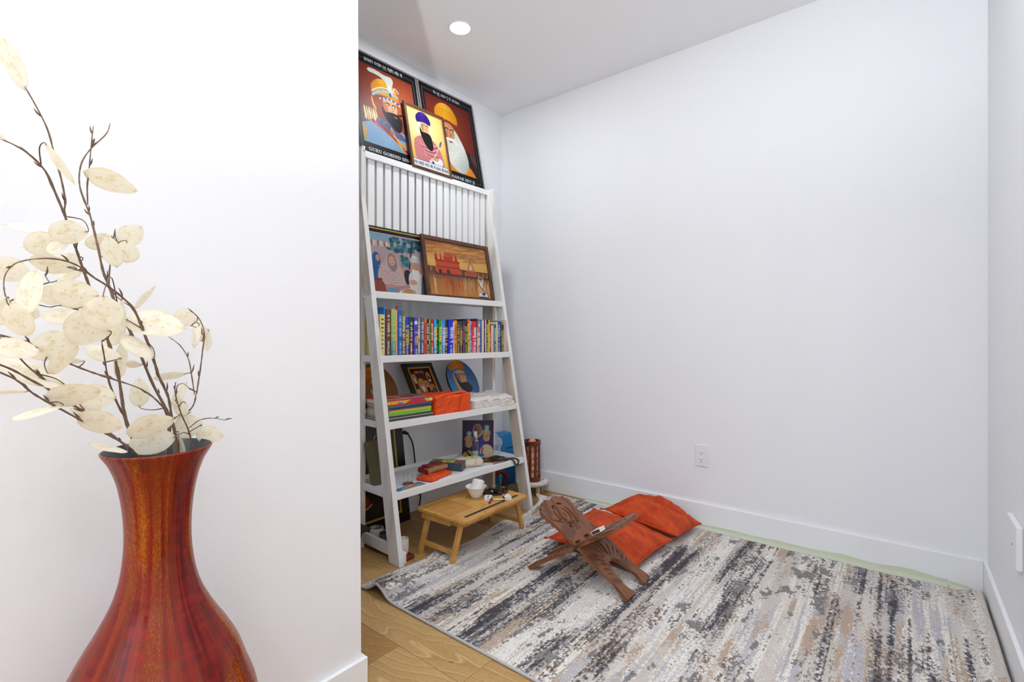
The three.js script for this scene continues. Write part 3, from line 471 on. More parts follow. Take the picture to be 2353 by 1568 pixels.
ART.trio = canvasTex(256, 310, (g, w, h) => {
  g.fillStyle = rad(g, 150, 160, 240, [[0, [70, 40, 120]], [.6, [40, 20, 74]], [1, [22, 12, 40]]]); g.fillRect(0, 0, w, h);
  blob(g, [[120, 250], [130, 160], [170, 150], [190, 210], [180, 310], [110, 310]], [40, 70, 160]); blob(g, [[84, 110], [88, 50], [124, 22], [158, 46], [168, 110], [140, 140], [110, 140]], [186, 190, 180]); oval(g, 124, 80, 33, 46, [172, 112, 90]); oval(g, 106, 86, 10, 36, [134, 66, 56]); arc(g, [[122, 74], [128, 92], [120, 98]], [120, 60, 50], 4); oval(g, 124, 108, 9, 3, [130, 60, 56]); for (const k of [-10, 12]) oval(g, 126 + k, 70, 4, 3, [30, 16, 16]);
  const kid = (x, y, tc, robe) => { g.save(); g.translate(x, y); g.scale(1.28, 1.22); g.translate(-x, -y); blob(g, [[x - 46, 320], [x - 44, y + 70], [x, y + 40], [x + 46, y + 70], [x + 50, 320]], robe); oval(g, x, y, 22, 30, [206, 160, 120]); for (const k of [-8, 8]) oval(g, x + k, y - 2, 3, 2, [40, 20, 16]); oval(g, x, y + 14, 5, 2, [170, 80, 70]); turban(g, x, y - 22, 28, tc, mix3(tc, [90, 70, 40], .5), 4); oval(g, x + 2, y - 66, 17, 15, [120, 170, 186]); oval(g, x + 4, y - 62, 9, 9, [180, 210, 214]); line(g, [[x + 2, y - 52], [x, y - 34]], [180, 196, 200], 4); g.restore(); };
  kid(54, 186, [226, 190, 110], [206, 170, 60]); kid(198, 136, [230, 210, 150], [226, 206, 170]); line(g, [[14, 230], [80, 300]], [40, 30, 40], 12); oval(g, 70, 304, 20, 12, [40, 120, 200]); oval(g, 160, 280, 18, 14, [44, 130, 210]); blob(g, [[160, 200], [150, 270], [166, 276], [176, 220]], [206, 90, 120]);
  dabs(g, 0, 0, w, h, 3000, 2.4, 11);
});
ART.bigDark = canvasTex(420, 562, (g, w, h) => {
  g.fillStyle = '#141316'; g.fillRect(0, 0, w, h); g.strokeStyle = '#d8b437'; g.lineWidth = 11; g.strokeRect(54, 46, w - 108, h - 100);
  g.fillStyle = grad(g, 0, 60, 0, h, [[0, [44, 34, 28]], [.55, [120, 80, 34]], [.62, [34, 26, 22]], [1, [20, 18, 18]]]); g.fillRect(62, 54, w - 124, h - 116);
  blob(g, [[250, 250], [290, 180], [300, 210], [330, 190], [310, 250], [340, 240], [300, 300], [262, 300]], [60, 120, 180]); blob(g, [[250, 300], [300, 262], [350, 300], [340, 370], [250, 360]], [180, 120, 40]); blob(g, [[90, 300], [130, 290], [140, 350], [100, 370]], [190, 50, 34]); blob(g, [[120, 390], [180, 380], [190, 430], [140, 440]], [170, 36, 30]); arc(g, [[130, 440], [160, 456], [196, 430]], [222, 180, 60], 9);
  arc(g, [[84, 360], [100, 420], [126, 490]], [160, 104, 54], 7); blob(g, [[70, 120], [120, 90], [180, 110], [190, 200], [120, 240], [74, 200]], [66, 52, 40]);
});
// a print: thin board whose front carries the picture
function printBoard(w, h, t, tex, rough, parent, name = 'print', edge = M.black, z = 0) {
  const e = edge, f = phys([214, 214, 214], rough, { map: tex, specularIntensity: rough > 0.4 ? 0.22 : 0.6 });
  return put(name, new THREE.BoxGeometry(w, h, t).translate(0, h / 2, z + t / 2), [e, e, e, e, f, e], parent);
}
function ring(w, h, bar, t, bev = 0.002) {
  const s = new THREE.Shape([[-w / 2, 0], [w / 2, 0], [w / 2, h], [-w / 2, h]].map((p) => new THREE.Vector2(...p)));
  s.holes.push(new THREE.Path([[-w / 2 + bar, bar], [-w / 2 + bar, h - bar], [w / 2 - bar, h - bar], [w / 2 - bar, bar]].map((p) => new THREE.Vector2(...p)))); return extrude(s, t, bev, 2);
}
function leaning(name, label, category, p, turn, tilt, group) { const o = thing(name, label, category, p, 0, group); o.rotation.set(-tilt, turn, 0, 'YXZ'); return o; }
function leanShelf(name, label, category, lx, y, lz, tilt, group) { return leaning(name, label, category, sp(lx, y, lz), PHI, tilt, group); }

// top of the shelf: two posters and a small frame in front
{
  const tilt = 0.205, mk = (lx, tex, label) => {
    const o = leanShelf('portrait_poster', label, 'poster', lx, surfY(0) + 0.003, -0.402, tilt, 'large black bordered posters');
    printBoard(0.470, 0.630, 0.005, tex, 0.42, o, 'print', M.white); return o;
  };
  mk(0.238, ART.posterBlue, 'black bordered poster of a bearded man in a blue robe with a plumed turban');
  mk(0.713, ART.posterRed, 'black bordered poster of a white-bearded man in a yellow turban');
  const o = leanShelf('picture_frame', 'small dark framed portrait of a man in a purple turban and pink shawl', 'picture', 0.482, surfY(0) + 0.003, -0.382, 0.215);
  put('frame', ring(0.305, 0.415, 0.018, 0.012), M.darkwood, o); const p = printBoard(0.275, 0.385, 0.003, ART.small, 0.15, o, 'print', M.paper, 0.003); p.position.y = 0.015;
  put('gold_liner', ring(0.273, 0.383, 0.005, 0.003, 0.0008).translate(0, 0.016, 0.0065), M.gold, o);
}
// second shelf
{
  const a = leanShelf('art_print', 'print of seated women, a child and an old man beneath a tree', 'picture', 0.222, surfY(1), -0.318, 0.17); printBoard(0.400, 0.375, 0.006, ART.family, 0.3, a, 'print', M.black);
  const b = leanShelf('picture_frame', 'wide brown framed picture of a red temple by water at sunset', 'picture', 0.642, surfY(1), -0.290, 0.185);
  put('frame', ring(0.548, 0.375, 0.024, 0.014), M.darkwood, b); const p = printBoard(0.504, 0.331, 0.003, ART.temple, 0.15, b, 'print', M.paper, 0.003); p.position.y = 0.022;
}
// fourth shelf, at the back
{
  const a = leanShelf('picture_frame', 'small black and gold framed collage of turbaned saints', 'picture', 0.447, surfY(3), -0.330, 0.567);
  put('frame', ring(0.222, 0.310, 0.030, 0.016), M.black, a); put('gold_liner', ring(0.166, 0.254, 0.009, 0.005, 0.001).translate(0, 0.028, 0.013), M.gold, a); const p = printBoard(0.162, 0.250, 0.003, ART.collage, 0.15, a, 'print', M.paper, 0.006); p.position.y = 0.03; put('gold_edge', ring(0.224, 0.312, 0.004, 0.005, 0.001).translate(0, -0.001, -0.003), M.gold, a);
  const plaque = (lx, tex, label, tilt, lz) => {
    const o = leanShelf('oval_plaque', label, 'plaque', lx, surfY(3), lz, tilt, 'oval portrait plaques'), s = new THREE.Shape(); s.absellipse(0, 0.155, 0.124, 0.155, 0, Math.PI * 2);
    put('board', extrude(s, 0.010, 0.002, 40), M.black, o); const f = new THREE.ShapeGeometry(s, 40), q = f.attributes.position, uv = f.attributes.uv; for (let i = 0; i < q.count; i++) uv.setXY(i, q.getX(i) / 0.248 + 0.5, q.getY(i) / 0.310);
    put('print', f.translate(0, 0, 0.0126), mat([255, 255, 255], 0.25, { map: tex }), o);
  };
  plaque(0.760, ART.oval, 'oval blue plaque of a bearded man in an orange turban', 0.5, -0.345);
  plaque(0.128, ART.ovalBrown, 'oval brown plaque half hidden behind the left shelf rail', 0.5, -0.345);
}
// fifth shelf and behind it
{
  const A = sp(0.696, 0, -0.352), B = sp(0.824, 0, -0.205), w = Math.hypot(B[0] - A[0], B[2] - A[2]);
  const o = leaning('art_print', 'small dark print of an old woman and two turbaned boys', 'picture', [(A[0] + B[0]) / 2, surfY(4), (A[2] + B[2]) / 2], Math.atan2(-(B[2] - A[2]), B[0] - A[0]), 0.10); printBoard(w, 0.236, 0.006, ART.trio, 0.2, o, 'print', M.black);
  const k = leaning('portrait_poster', 'black poster with yellow border standing on the floor behind the shelf', 'poster', [1.638, 0.002, -2.262], 0, 0.145, null); printBoard(0.475, 0.640, 0.006, ART.bigDark, 0.2, k, 'print', M.white);
}
// ---------------------------------------------------------------- third shelf: the row of books
// left edge and right edge of the spine, height (cm), colours top / bottom, lettering colour, look for the label, kind of lettering
const BOOKS = [
  [0.18, 2.95, 21.5, [232, 216, 132], [226, 206, 110], [40, 36, 30], 'pale yellow', 1], [2.99, 4.04, 25.2, [30, 132, 222], [20, 110, 200], [14, 50, 110], 'tall bright blue', 0], [4.16, 6.6, 24.4, [132, 68, 54], [120, 56, 44], [240, 226, 214], 'brown', 2],
  [7.01, 9.82, 24.4, [176, 206, 106], [14, 132, 190], [232, 200, 60], 'green and blue', 3], [9.9, 10.95, 24.0, [246, 182, 132], [240, 164, 110], [200, 80, 40], 'thin peach', 0], [11.04, 13.71, 24.0, [18, 100, 196], [14, 86, 180], [170, 210, 240], 'tall deep blue', 2],
  [13.75, 15.64, 23.8, [136, 116, 52], [120, 98, 44], [246, 236, 190], 'olive gold', 2], [15.69, 18.26, 20.8, [16, 70, 186], [10, 56, 160], [236, 200, 40], 'blue with yellow title', 3], [18.3, 20.69, 20.8, [20, 62, 60], [116, 50, 34], [240, 240, 236], 'dark green and brown', 2],
  [20.92, 23.84, 20.6, [82, 62, 196], [66, 50, 176], [226, 180, 96], 'violet', 4], [23.89, 25.58, 20.4, [158, 176, 92], [128, 150, 70], [246, 246, 220], 'sage green', 2], [25.67, 27.75, 20.6, [80, 98, 168], [66, 84, 148], [240, 240, 244], 'slate blue', 2],
  [27.8, 29.48, 20.4, [240, 104, 22], [228, 84, 14], [110, 30, 10], 'orange', 2], [29.53, 31.18, 20.2, [24, 24, 26], [18, 18, 20], [226, 226, 226], 'black', 2], [31.22, 32.6, 20.0, [158, 196, 66], [132, 176, 54], [30, 60, 24], 'lime green', 2],
  [32.7, 34.24, 20.2, [206, 22, 44], [180, 14, 34], [244, 226, 220], 'red', 2], [34.33, 36.32, 20.0, [30, 164, 226], [22, 148, 214], [244, 226, 120], 'sky blue', 3], [36.37, 37.8, 20.0, [58, 24, 30], [46, 18, 22], [214, 160, 90], 'dark maroon', 2],
  [37.84, 39.93, 20.2, [22, 166, 76], [16, 148, 62], [240, 222, 70], 'grass green', 3], [39.98, 40.37, 19.6, [244, 190, 160], [236, 170, 140], [160, 60, 40], 'very thin salmon', 0], [40.42, 42.64, 20.0, [44, 146, 226], [36, 128, 214], [250, 236, 244], 'azure', 3],
  [42.74, 44.83, 19.8, [58, 48, 38], [50, 40, 30], [220, 196, 160], 'dark brown', 3], [44.93, 48.34, 20.2, [18, 44, 212], [14, 34, 190], [240, 240, 250], 'thick royal blue', 3], [48.39, 49.44, 18.8, [220, 222, 226], [200, 204, 212], [90, 96, 120], 'thin pale grey', 0],
  [49.49, 51.88, 20.0, [234, 160, 26], [224, 140, 16], [120, 40, 16], 'amber', 2], [51.93, 53.64, 19.6, [76, 48, 66], [64, 40, 56], [214, 190, 90], 'plum', 2], [53.69, 56.08, 19.8, [70, 64, 58], [58, 54, 50], [216, 176, 80], 'charcoal', 3],
  [56.13, 57.55, 20.0, [46, 48, 110], [36, 38, 92], [220, 60, 70], 'navy', 2], [57.61, 59.93, 21.0, [22, 22, 22], [16, 16, 16], [156, 196, 60], 'tall black', 3], [59.98, 62.16, 20.8, [236, 96, 30], [126, 180, 56], [240, 226, 120], 'orange and green', 2],
  [62.22, 63.41, 19.4, [214, 222, 236], [236, 240, 246], [40, 80, 170], 'white and blue', 2], [63.46, 66.72, 19.4, [230, 24, 50], [226, 130, 160], [250, 244, 246], 'red and pink', 3], [66.78, 67.41, 20.6, [22, 22, 30], [14, 14, 20], [120, 120, 140], 'thin black', 0],
  [67.47, 68.86, 21.0, [16, 104, 196], [220, 226, 230], [240, 240, 250], 'blue and white', 0], [68.92, 70.56, 19.8, [226, 130, 60], [190, 90, 50], [246, 226, 180], 'patterned orange', 4], [70.62, 71.86, 20.4, [24, 112, 196], [18, 96, 176], [14, 40, 90], 'medium blue', 0],
  [71.98, 73.76, 20.0, [232, 222, 206], [222, 208, 190], [170, 60, 40], 'cream', 0], [73.82, 74.48, 20.2, [116, 40, 110], [96, 30, 92], [210, 190, 120], 'purple', 0], [74.54, 75.8, 20.4, [236, 226, 208], [226, 212, 190], [130, 110, 90], 'ivory', 0],
  [75.86, 77.38, 20.4, [32, 40, 34], [70, 130, 50], [230, 226, 80], 'black and green', 2], [77.44, 78.48, 20.4, [240, 196, 40], [232, 206, 60], [120, 60, 20], 'yellow', 0], [78.6, 79.95, 17.0, [186, 22, 30], [166, 16, 24], [240, 214, 200], 'short red', 0],
  [80.02, 82.31, 17.2, [226, 206, 186], [214, 190, 168], [140, 110, 90], 'short beige', 0], [82.37, 84.32, 17.8, [20, 110, 104], [60, 70, 70], [214, 226, 220], 'short teal', 2], [84.38, 85.84, 19.4, [238, 226, 160], [230, 214, 140], [120, 100, 50], 'light yellow', 0],
  [85.97, 87.82, 19.8, [16, 70, 180], [14, 56, 150], [220, 226, 240], 'cobalt blue', 2], [87.88, 89.95, 19.6, [44, 62, 104], [36, 50, 86], [180, 190, 210], 'dusty navy', 0], [90.01, 91.57, 17.8, [26, 28, 30], [40, 40, 30], [230, 206, 50], 'short black and yellow', 3], [91.64, 94.01, 20.6, [214, 196, 184], [206, 186, 172], [150, 90, 90], 'tan', 0],
];
const ORD = ['first', 'second', 'third', 'fourth', 'fifth', 'sixth', 'seventh', 'eighth', 'ninth', 'tenth', 'eleventh', 'twelfth', 'thirteenth', 'fourteenth', 'fifteenth', 'sixteenth', 'seventeenth', 'eighteenth', 'nineteenth', 'twentieth'];
const ordinal = (n) => (n < 20 ? ORD[n] : (n < 29 ? 'twenty-' + ORD[n - 20] : n === 29 ? 'thirtieth' : n < 39 ? 'thirty-' + ORD[n - 30] : n === 39 ? 'fortieth' : 'forty-' + ORD[n - 40]));
{
  const CW = 40, CH = 250, N = BOOKS.length;
  const atlas = canvasTex(CW * N, CH, (g) => BOOKS.forEach((b, i) => {
    const x = i * CW, [, , , top, bot, ink, , kind] = b; g.fillStyle = grad(g, 0, 20, 0, CH, [[0, top], [.45, mix3(top, bot, kind === 3 ? 0.2 : 0.5)], [1, bot]]); g.fillRect(x, 0, CW, CH);
    const R = rng(i * 7 + 3), thick = (b[1] - b[0]) / CW;
    const text = (y0, y1, size, lw, col = ink) => { g.save(); g.translate(x + CW * 0.5 + size * 0.5, y0); g.rotate(Math.PI / 2); g.beginPath(); const letters = 'sgrnkdvjbhmptawlxAIiuUeo', s = []; let W = 0; while (W < (y1 - y0) / size) { const c = letters[Math.floor(R() * letters.length)]; s.push(c); W += GL[c][1]; if (R() < 0.22) { s.push(' '); W += .45; } } g.scale(1, Math.min(2.2, CW / (thick * CW * 16))); gurmukhi(g, s.join(''), 0, -size * 0.1, size, rgb(col), lw); g.restore(); };
    if (kind === 1) for (let k = 0; k < 8; k++) { g.fillStyle = rgb(ink); g.fillRect(x + 12, 26 + k * 24, 18, k < 3 ? 8 : 4); }
    if (kind === 2) { text(30, 140, 17, 3); text(165, 232, 12, 2.2); }
    if (kind === 3) { text(50, 160, 26, 5); text(176, 238, 13, 2.4); }
    if (kind === 4) { g.fillStyle = '#e6e0d6'; g.beginPath(); g.arc(x + CW / 2, 34, 13, 0, 7); g.fill(); text(88, 180, 26, 5.5); text(200, 240, 12, 2.2, [236, 232, 226]); }
    if (kind === 0 && i % 2) text(60, 190, 10, 2);
  }));
  const spineM = mat([255, 255, 255], 0.45, { map: atlas }), R = rng(9);
  BOOKS.forEach((b, i) => {
    const lx0 = b[0] / 100, lx1 = b[1] / 100, w = lx1 - lx0 - 0.0006, h = b[2] / 100 + (i > 29 ? 0.004 : 0) - (i > 12 && i < 30 ? 0.002 : 0), depth = i === 0 ? 0.147 : 0.13 + R() * 0.02, back = i === 1 ? 0.012 : 0.002 + R() * 0.008;
    const o = thing('book', `${b[6]} book, ${ordinal(i)} from the left in the row`, 'book', sp((lx0 + lx1) / 2, surfY(2) + 0.0005, -0.197 - back), PHI, 'books standing on the middle shelf');
    if (i === 0) { o.rotation.z = 0.0; }
    const t = Math.min(0.0016, w * 0.2), cm = mat(mix3(b[3], b[4], .4), 0.5);
    put('cover', join([bx(-w / 2, -w / 2 + t, 0, h, -depth, 0), bx(w / 2 - t, w / 2, 0, h, -depth, 0), bx(-w / 2, w / 2, 0, h, -t, 0)]), cm, o);
    put('pages', bx(-w / 2 + t, w / 2 - t, 0.002, h - 0.003, -depth + 0.003, -t), M.paper, o);
    const g = new THREE.BoxGeometry(w, h, 0.0008).translate(0, h / 2, 0.0005).toNonIndexed(), uv = g.attributes.uv; for (let k = 0; k < uv.count; k++) uv.setXY(k, (i + 0.04 + 0.92 * uv.getX(k)) / N, uv.getY(k));
    put('spine', g, spineM, o);
  });
  tag(put('pen', join([new THREE.CylinderGeometry(0.004, 0.004, 0.02, 10).translate(0, 0.01, 0), new THREE.SphereGeometry(0.0062, 12, 8).scale(1, 1.2, 1).translate(0, 0.024, 0)]), mat([214, 20, 30], 0.4)), 'red pen cap sticking up among the books', 'pen').position.set(...sp(0.1445, surfY(2) + 0.2385, -0.26));
}
// ---------------------------------------------------------------- fourth shelf: magazines and wrapped books
{
  const y0 = surfY(3), list = [ // thickness mm, width cm, colour of the edge, shift, label
    [5, 27.5, [70, 70, 74], .3, 'worn grey magazine at the bottom of the stack'], [4, 28, [150, 146, 140], .6, 'pale grey magazine second from the bottom of the stack'], [5, 28.2, [58, 60, 62], 0, 'dark grey magazine third from the bottom of the stack'], [4, 27.6, [176, 172, 166], .8, 'light grey magazine fourth from the bottom of the stack'], [6, 26.6, [66, 64, 60], .1, 'charcoal magazine below the green booklets'],
    [7, 26.4, [122, 192, 96], -.3, 'mint green booklet in the stack'], [6, 26.4, [160, 206, 40], -.4, 'lime green booklet in the stack'], [5, 26.4, [232, 214, 60], -.2, 'yellow booklet in the stack'], [4, 25.8, [172, 130, 86], 0, 'tan booklet in the stack'], [7, 26, [28, 52, 110], .2, 'navy booklet in the stack'], [8, 26.6, [96, 112, 120], 0, 'blue-grey booklet just below the red binder'],
  ];
  let y = y0 + 0.0005; const R = rng(5);
  for (const [t, w, c, dx, label] of list) {
    const h = t * 1.38 / 1000, o = thing('magazine', label, 'magazine', sp(0.148 + dx / 200, y, -0.242), PHI + (R() - .5) * 0.03, 'stacked magazines'), W = w / 100;
    put('cover', join([bx(-W / 2, W / 2, 0, 0.0007, -0.1, 0.1), bx(-W / 2, W / 2, h - 0.001, h - 0.0003, -0.1, 0.1), bx(-W / 2, W / 2, 0, h - 0.0003, 0.0985, 0.1)]), mat(c, 0.5), o);
    put('pages', bx(-W / 2 + 0.001, W / 2 - 0.001, 0.0007, h - 0.001, -0.098, 0.0985), M.paper, o); y += h + 0.0003;
  }
  const tex = canvasTex(256, 64, (g) => { g.fillStyle = '#d4222a'; g.fillRect(0, 0, 256, 64); g.fillStyle = '#e8b93a'; g.beginPath(); g.moveTo(0, 6); g.lineTo(130, 6); g.lineTo(96, 58); g.lineTo(0, 58); g.fill(); blob(g, [[50, 40], [64, 26], [80, 36], [86, 52], [60, 56]], [40, 110, 180]); blob(g, [[62, 22], [72, 16], [78, 28], [66, 32]], [250, 230, 200]); oval(g, 20, 36, 5, 4, [120, 40, 20]); oval(g, 34, 30, 3, 3, [40, 30, 20]); g.fillStyle = '#e9d14c'; g.beginPath(); g.moveTo(206, 8); g.lineTo(256, 8); g.lineTo(256, 58); g.lineTo(222, 58); g.fill(); oval(g, 150, 34, 5, 9, [70, 50, 110]); oval(g, 180, 34, 8, 6, [60, 50, 90]); oval(g, 226, 26, 8, 8, [60, 150, 90]); });
  const top = canvasTex(128, 96, (g) => { g.fillStyle = '#6f8f96'; g.fillRect(0, 0, 128, 96); for (let i = 0; i < 40; i++) blob(g, [0, 1, 2, 3].map((k) => [hash(i, k) * 128, hash(i, k + 9) * 96]), [[60, 120, 190], [200, 60, 50], [90, 130, 90], [220, 200, 120]][i % 4]); });
  const o = thing('activity_book', 'red and yellow cartoon binder on top of the magazine stack', 'binder', sp(0.146, y, -0.240), PHI - 0.02), W = 0.284, red = mat([206, 26, 34], 0.4);
  put('cover', join([bx(-W / 2, W / 2, 0, 0.0025, -0.1, 0.104), bx(-W / 2, W / 2, 0.0225, 0.025, -0.1, 0.104)]), red, o);
  put('pages', bx(-W / 2 + 0.004, W / 2 - 0.006, 0.0025, 0.0225, -0.098, 0.098), M.paper, o);
  put('spine', new THREE.BoxGeometry(W - 0.008, 0.02, 0.003).translate(0, 0.0125, 0.1), [red, red, red, red, mat([255, 255, 255], 0.4, { map: tex }), red], o);
  const cm = mat([255, 255, 255], 0.35, { map: top }); put('front_picture', new THREE.BoxGeometry(W - 0.03, 0.0006, 0.17).translate(0, 0.0254, 0.005), cm, o);
}
// box with evenly divided faces and rounded edges, for cloth
function softBox(w, h, d, r, nx, ny, nz) {
  const g = mergeVertices(new THREE.BoxGeometry(w, h, d, nx, ny, nz).deleteAttribute('normal').deleteAttribute('uv')), p = g.attributes.position, v = V(0, 0, 0), c = V(0, 0, 0);
  for (let i = 0; i < p.count; i++) { v.fromBufferAttribute(p, i); c.set(Math.max(-w / 2 + r, Math.min(w / 2 - r, v.x)), Math.max(-h / 2 + r, Math.min(h / 2 - r, v.y)), Math.max(-d / 2 + r, Math.min(d / 2 - r, v.z))); const e = v.clone().sub(c); if (e.lengthSq() > 0) { e.setLength(r); v.copy(c).add(e); } p.setXYZ(i, v.x, v.y + h / 2, v.z); }
  g.computeVertexNormals(); return g;
}
const boxUV = (g) => { const p = g.attributes.position, uv = new Float32Array(p.count * 2); g.computeBoundingBox(); const b = g.boundingBox; for (let i = 0; i < p.count; i++) { uv[2 * i] = (p.getX(i) - b.min.x) / (b.max.x - b.min.x); uv[2 * i + 1] = (p.getY(i) - p.getZ(i) - b.min.y + b.max.z) / (b.max.y - b.min.y + b.max.z - b.min.z); } g.setAttribute('uv', new THREE.BufferAttribute(uv, 2)); return g; };
// cloth wrapped block: a soft box whose faces fold and sag
function wrapped(w, h, d, r, folds, seed, slope = 0) {
  const g = softBox(w, h, d, r, 60, 26, 40), p = g.attributes.position, n = g.attributes.normal;
  for (let i = 0; i < p.count; i++) {
    const x = p.getX(i), y = p.getY(i), z = p.getZ(i), s = x * 9 + (y - z) * 3 + fbm(x * 10 + seed, (y - z) * 10, 2) * 2.2, crease = 1 - Math.abs((s - Math.floor(s)) * 2 - 1), k = folds * ((fbm(x * 24 + seed, (y - z) * 18 + seed, 3) - 0.5) * 1.3 + (Math.pow(crease, 6) - 0.15) * 0.8) * sst(0, 0.25 * h, y), top = y / h;
    p.setXYZ(i, x + n.getX(i) * k, y * (1 - slope * sst(0, 1, (z + d / 2) / d) * top) + n.getY(i) * k * 0.8, z + n.getZ(i) * k);
  }
  g.computeVertexNormals(); return boxUV(g);
}
{
  const y = surfY(3) + 0.001, o = thing('wrapped_book', 'block wrapped in bright orange cloth on the fourth shelf', 'wrapped book', sp(0.432, y, -0.232), PHI);
  put('cloth', wrapped(0.262, 0.106, 0.200, 0.014, 0.009, 3), M.orangeCloth, o);
  put('flap', smooth(extrude(new THREE.Shape([[-0.02, 0], [0.018, 0.0], [0.046, 0.104], [0.004, 0.108]].map((q) => new THREE.Vector2(...q))), 0.003, 0.002, 3)).translate(0.05, 0.004, 0.1035), M.orangeCloth, o);
  put('fold', taper([[-0.134, 0.09, 0.096], [-0.09, 0.106, 0.098], [0.0, 0.113, 0.085], [0.1, 0.112, 0.07], [0.136, 0.098, 0.07]], [0.004, 0.008, 0.006, 0.008, 0.003], 30, 8, 0.3, 4), M.orangeCloth, o);
  const w = thing('wrapped_book', 'low block wrapped in creased white cloth at the right of the shelf', 'wrapped book', sp(0.762, y, -0.222), PHI - 0.03);
  put('cloth', wrapped(0.338, 0.080, 0.182, 0.018, 0.012, 19, 0.25), M.whiteCloth, w);
  put('cloth_hem', taper([[0.02, 0.006, 0.098], [0.06, 0.014, 0.101], [0.11, 0.010, 0.100], [0.155, 0.016, 0.097], [0.168, 0.03, 0.075], [0.15, 0.07, 0.04]], [0.003, 0.006, 0.004, 0.006, 0.005, 0.003], 34, 8, 0.4, 8), mat([232, 224, 206], 0.85), w);
}
// ---------------------------------------------------------------- fifth shelf: small things
const y5 = surfY(4) + 0.0005;
{
  // olive covered folder leaning in the left corner
  const o = leaning('folder', 'olive brown cloth folder leaning behind the left rail', 'folder', sp(0.052, y5, -0.262), PHI, 0.0); o.rotation.set(-0.06, PHI - 0.30, 0.15, 'YXZ');
  put('board', bx(-0.05, 0.05, 0.006, 0.232, -0.006, 0.006, 0.003), M.olive, o); put('loop', tube([[0.0, 0.229, 0], [0.008, 0.250, 0.004], [0.025, 0.25, 0.006], [0.03, 0.229, 0]], 0.0015, 14, 5), M.beige, o);
}
{
  const o = thing('glass_dome', 'small clear dome ornament with red beads on its rim', 'ornament', sp(0.146, y5, -0.165), PHI);
  put('dome', lathe([[0.0265, 0.004], [0.0265, 0.03], [0.024, 0.044], [0.016, 0.056], [0.006, 0.061], [0, 0.0615]], 28), M.glass, o);
  put('base', smooth(lathe([[0, 0.004], [0.026, 0.004], [0.028, 0.002], [0.028, 0], [0, 0]].reverse(), 28)), M.steel, o); put('rod', bx(-0.0012, 0.0012, 0.004, 0.058, -0.0012, 0.0012), M.steel, o);
  const b = []; for (let i = 0; i < 12; i++) b.push(new THREE.SphereGeometry(0.0034, 8, 6).translate(Math.cos(i * .5236) * 0.022, 0.0075, Math.sin(i * .5236) * 0.022)); put('beads', join(b), mat([176, 40, 36], 0.3), o);
  const band = []; for (let i = 0; i <= 16; i++) { const t = Math.PI * i / 16; band.push([Math.cos(t) * 0.0272, 0.03 + Math.sin(t) * 0.0322, 0]); } put('band', tube(band, 0.0013, 24, 5), M.steel, o);
}
{
  const tex = canvasTex(256, 96, (g, w, h) => { g.fillStyle = '#2f8fc0'; g.fillRect(0, 0, w, h); for (let i = 0; i < 5; i++) blob(g, [[20, 50], [80, 24 + i * 5], [180, 20 + i * 6], [246, 48], [180, 80 - i * 5], [80, 78 - i * 5]], [[230, 226, 210], [222, 160, 60], [170, 54, 44], [236, 196, 90], [120, 60, 40]][i]); for (let i = 0; i < 8; i++) line(g, [[10 + i * 30, 10], [24 + i * 30, 6]], [30, 70, 120], 3); });
  const e = mat([30, 100, 150], 0.4), f = mat([255, 255, 255], 0.35, { map: tex });
  const a = tag(put('leaflet', new THREE.BoxGeometry(0.168, 0.0015, 0.062), [e, e, f, e, e, e]), 'blue and yellow leaflet lying at the left of the lowest shelf', 'leaflet'); a.position.set(...sp(0.125, y5 + 0.001, -0.115)); a.rotation.y = PHI + 0.12;
}
function folded(w, h, d, seed, amp = 0.006) {             // loosely folded cloth, closed underneath
  const g = softBox(w, h, d, h * 0.46, 48, 10, 30), p = g.attributes.position;
  for (let i = 0; i < p.count; i++) { const x = p.getX(i), y = p.getY(i), z = p.getZ(i), k = fbm(x * 30 + seed, z * 34 + seed, 3) - 0.5, s = x * 14 + z * 22 + fbm(x * 14, z * 14 + seed, 2) * 2, cr = Math.pow(1 - Math.abs((s - Math.floor(s)) * 2 - 1), 5), e = 1 + 0.25 * (fbm(x * 9 + seed * 3, z * 9 + 7, 2) - 0.5); p.setXYZ(i, x * e, Math.max(0, y + (y > h * 0.35 ? (k * 3 + cr * 0.9) * amp : 0)), z * (1 + 0.3 * (fbm(x * 12 + seed, 5, 2) - 0.5))); }
  g.computeVertexNormals(); return boxUV(g);
}
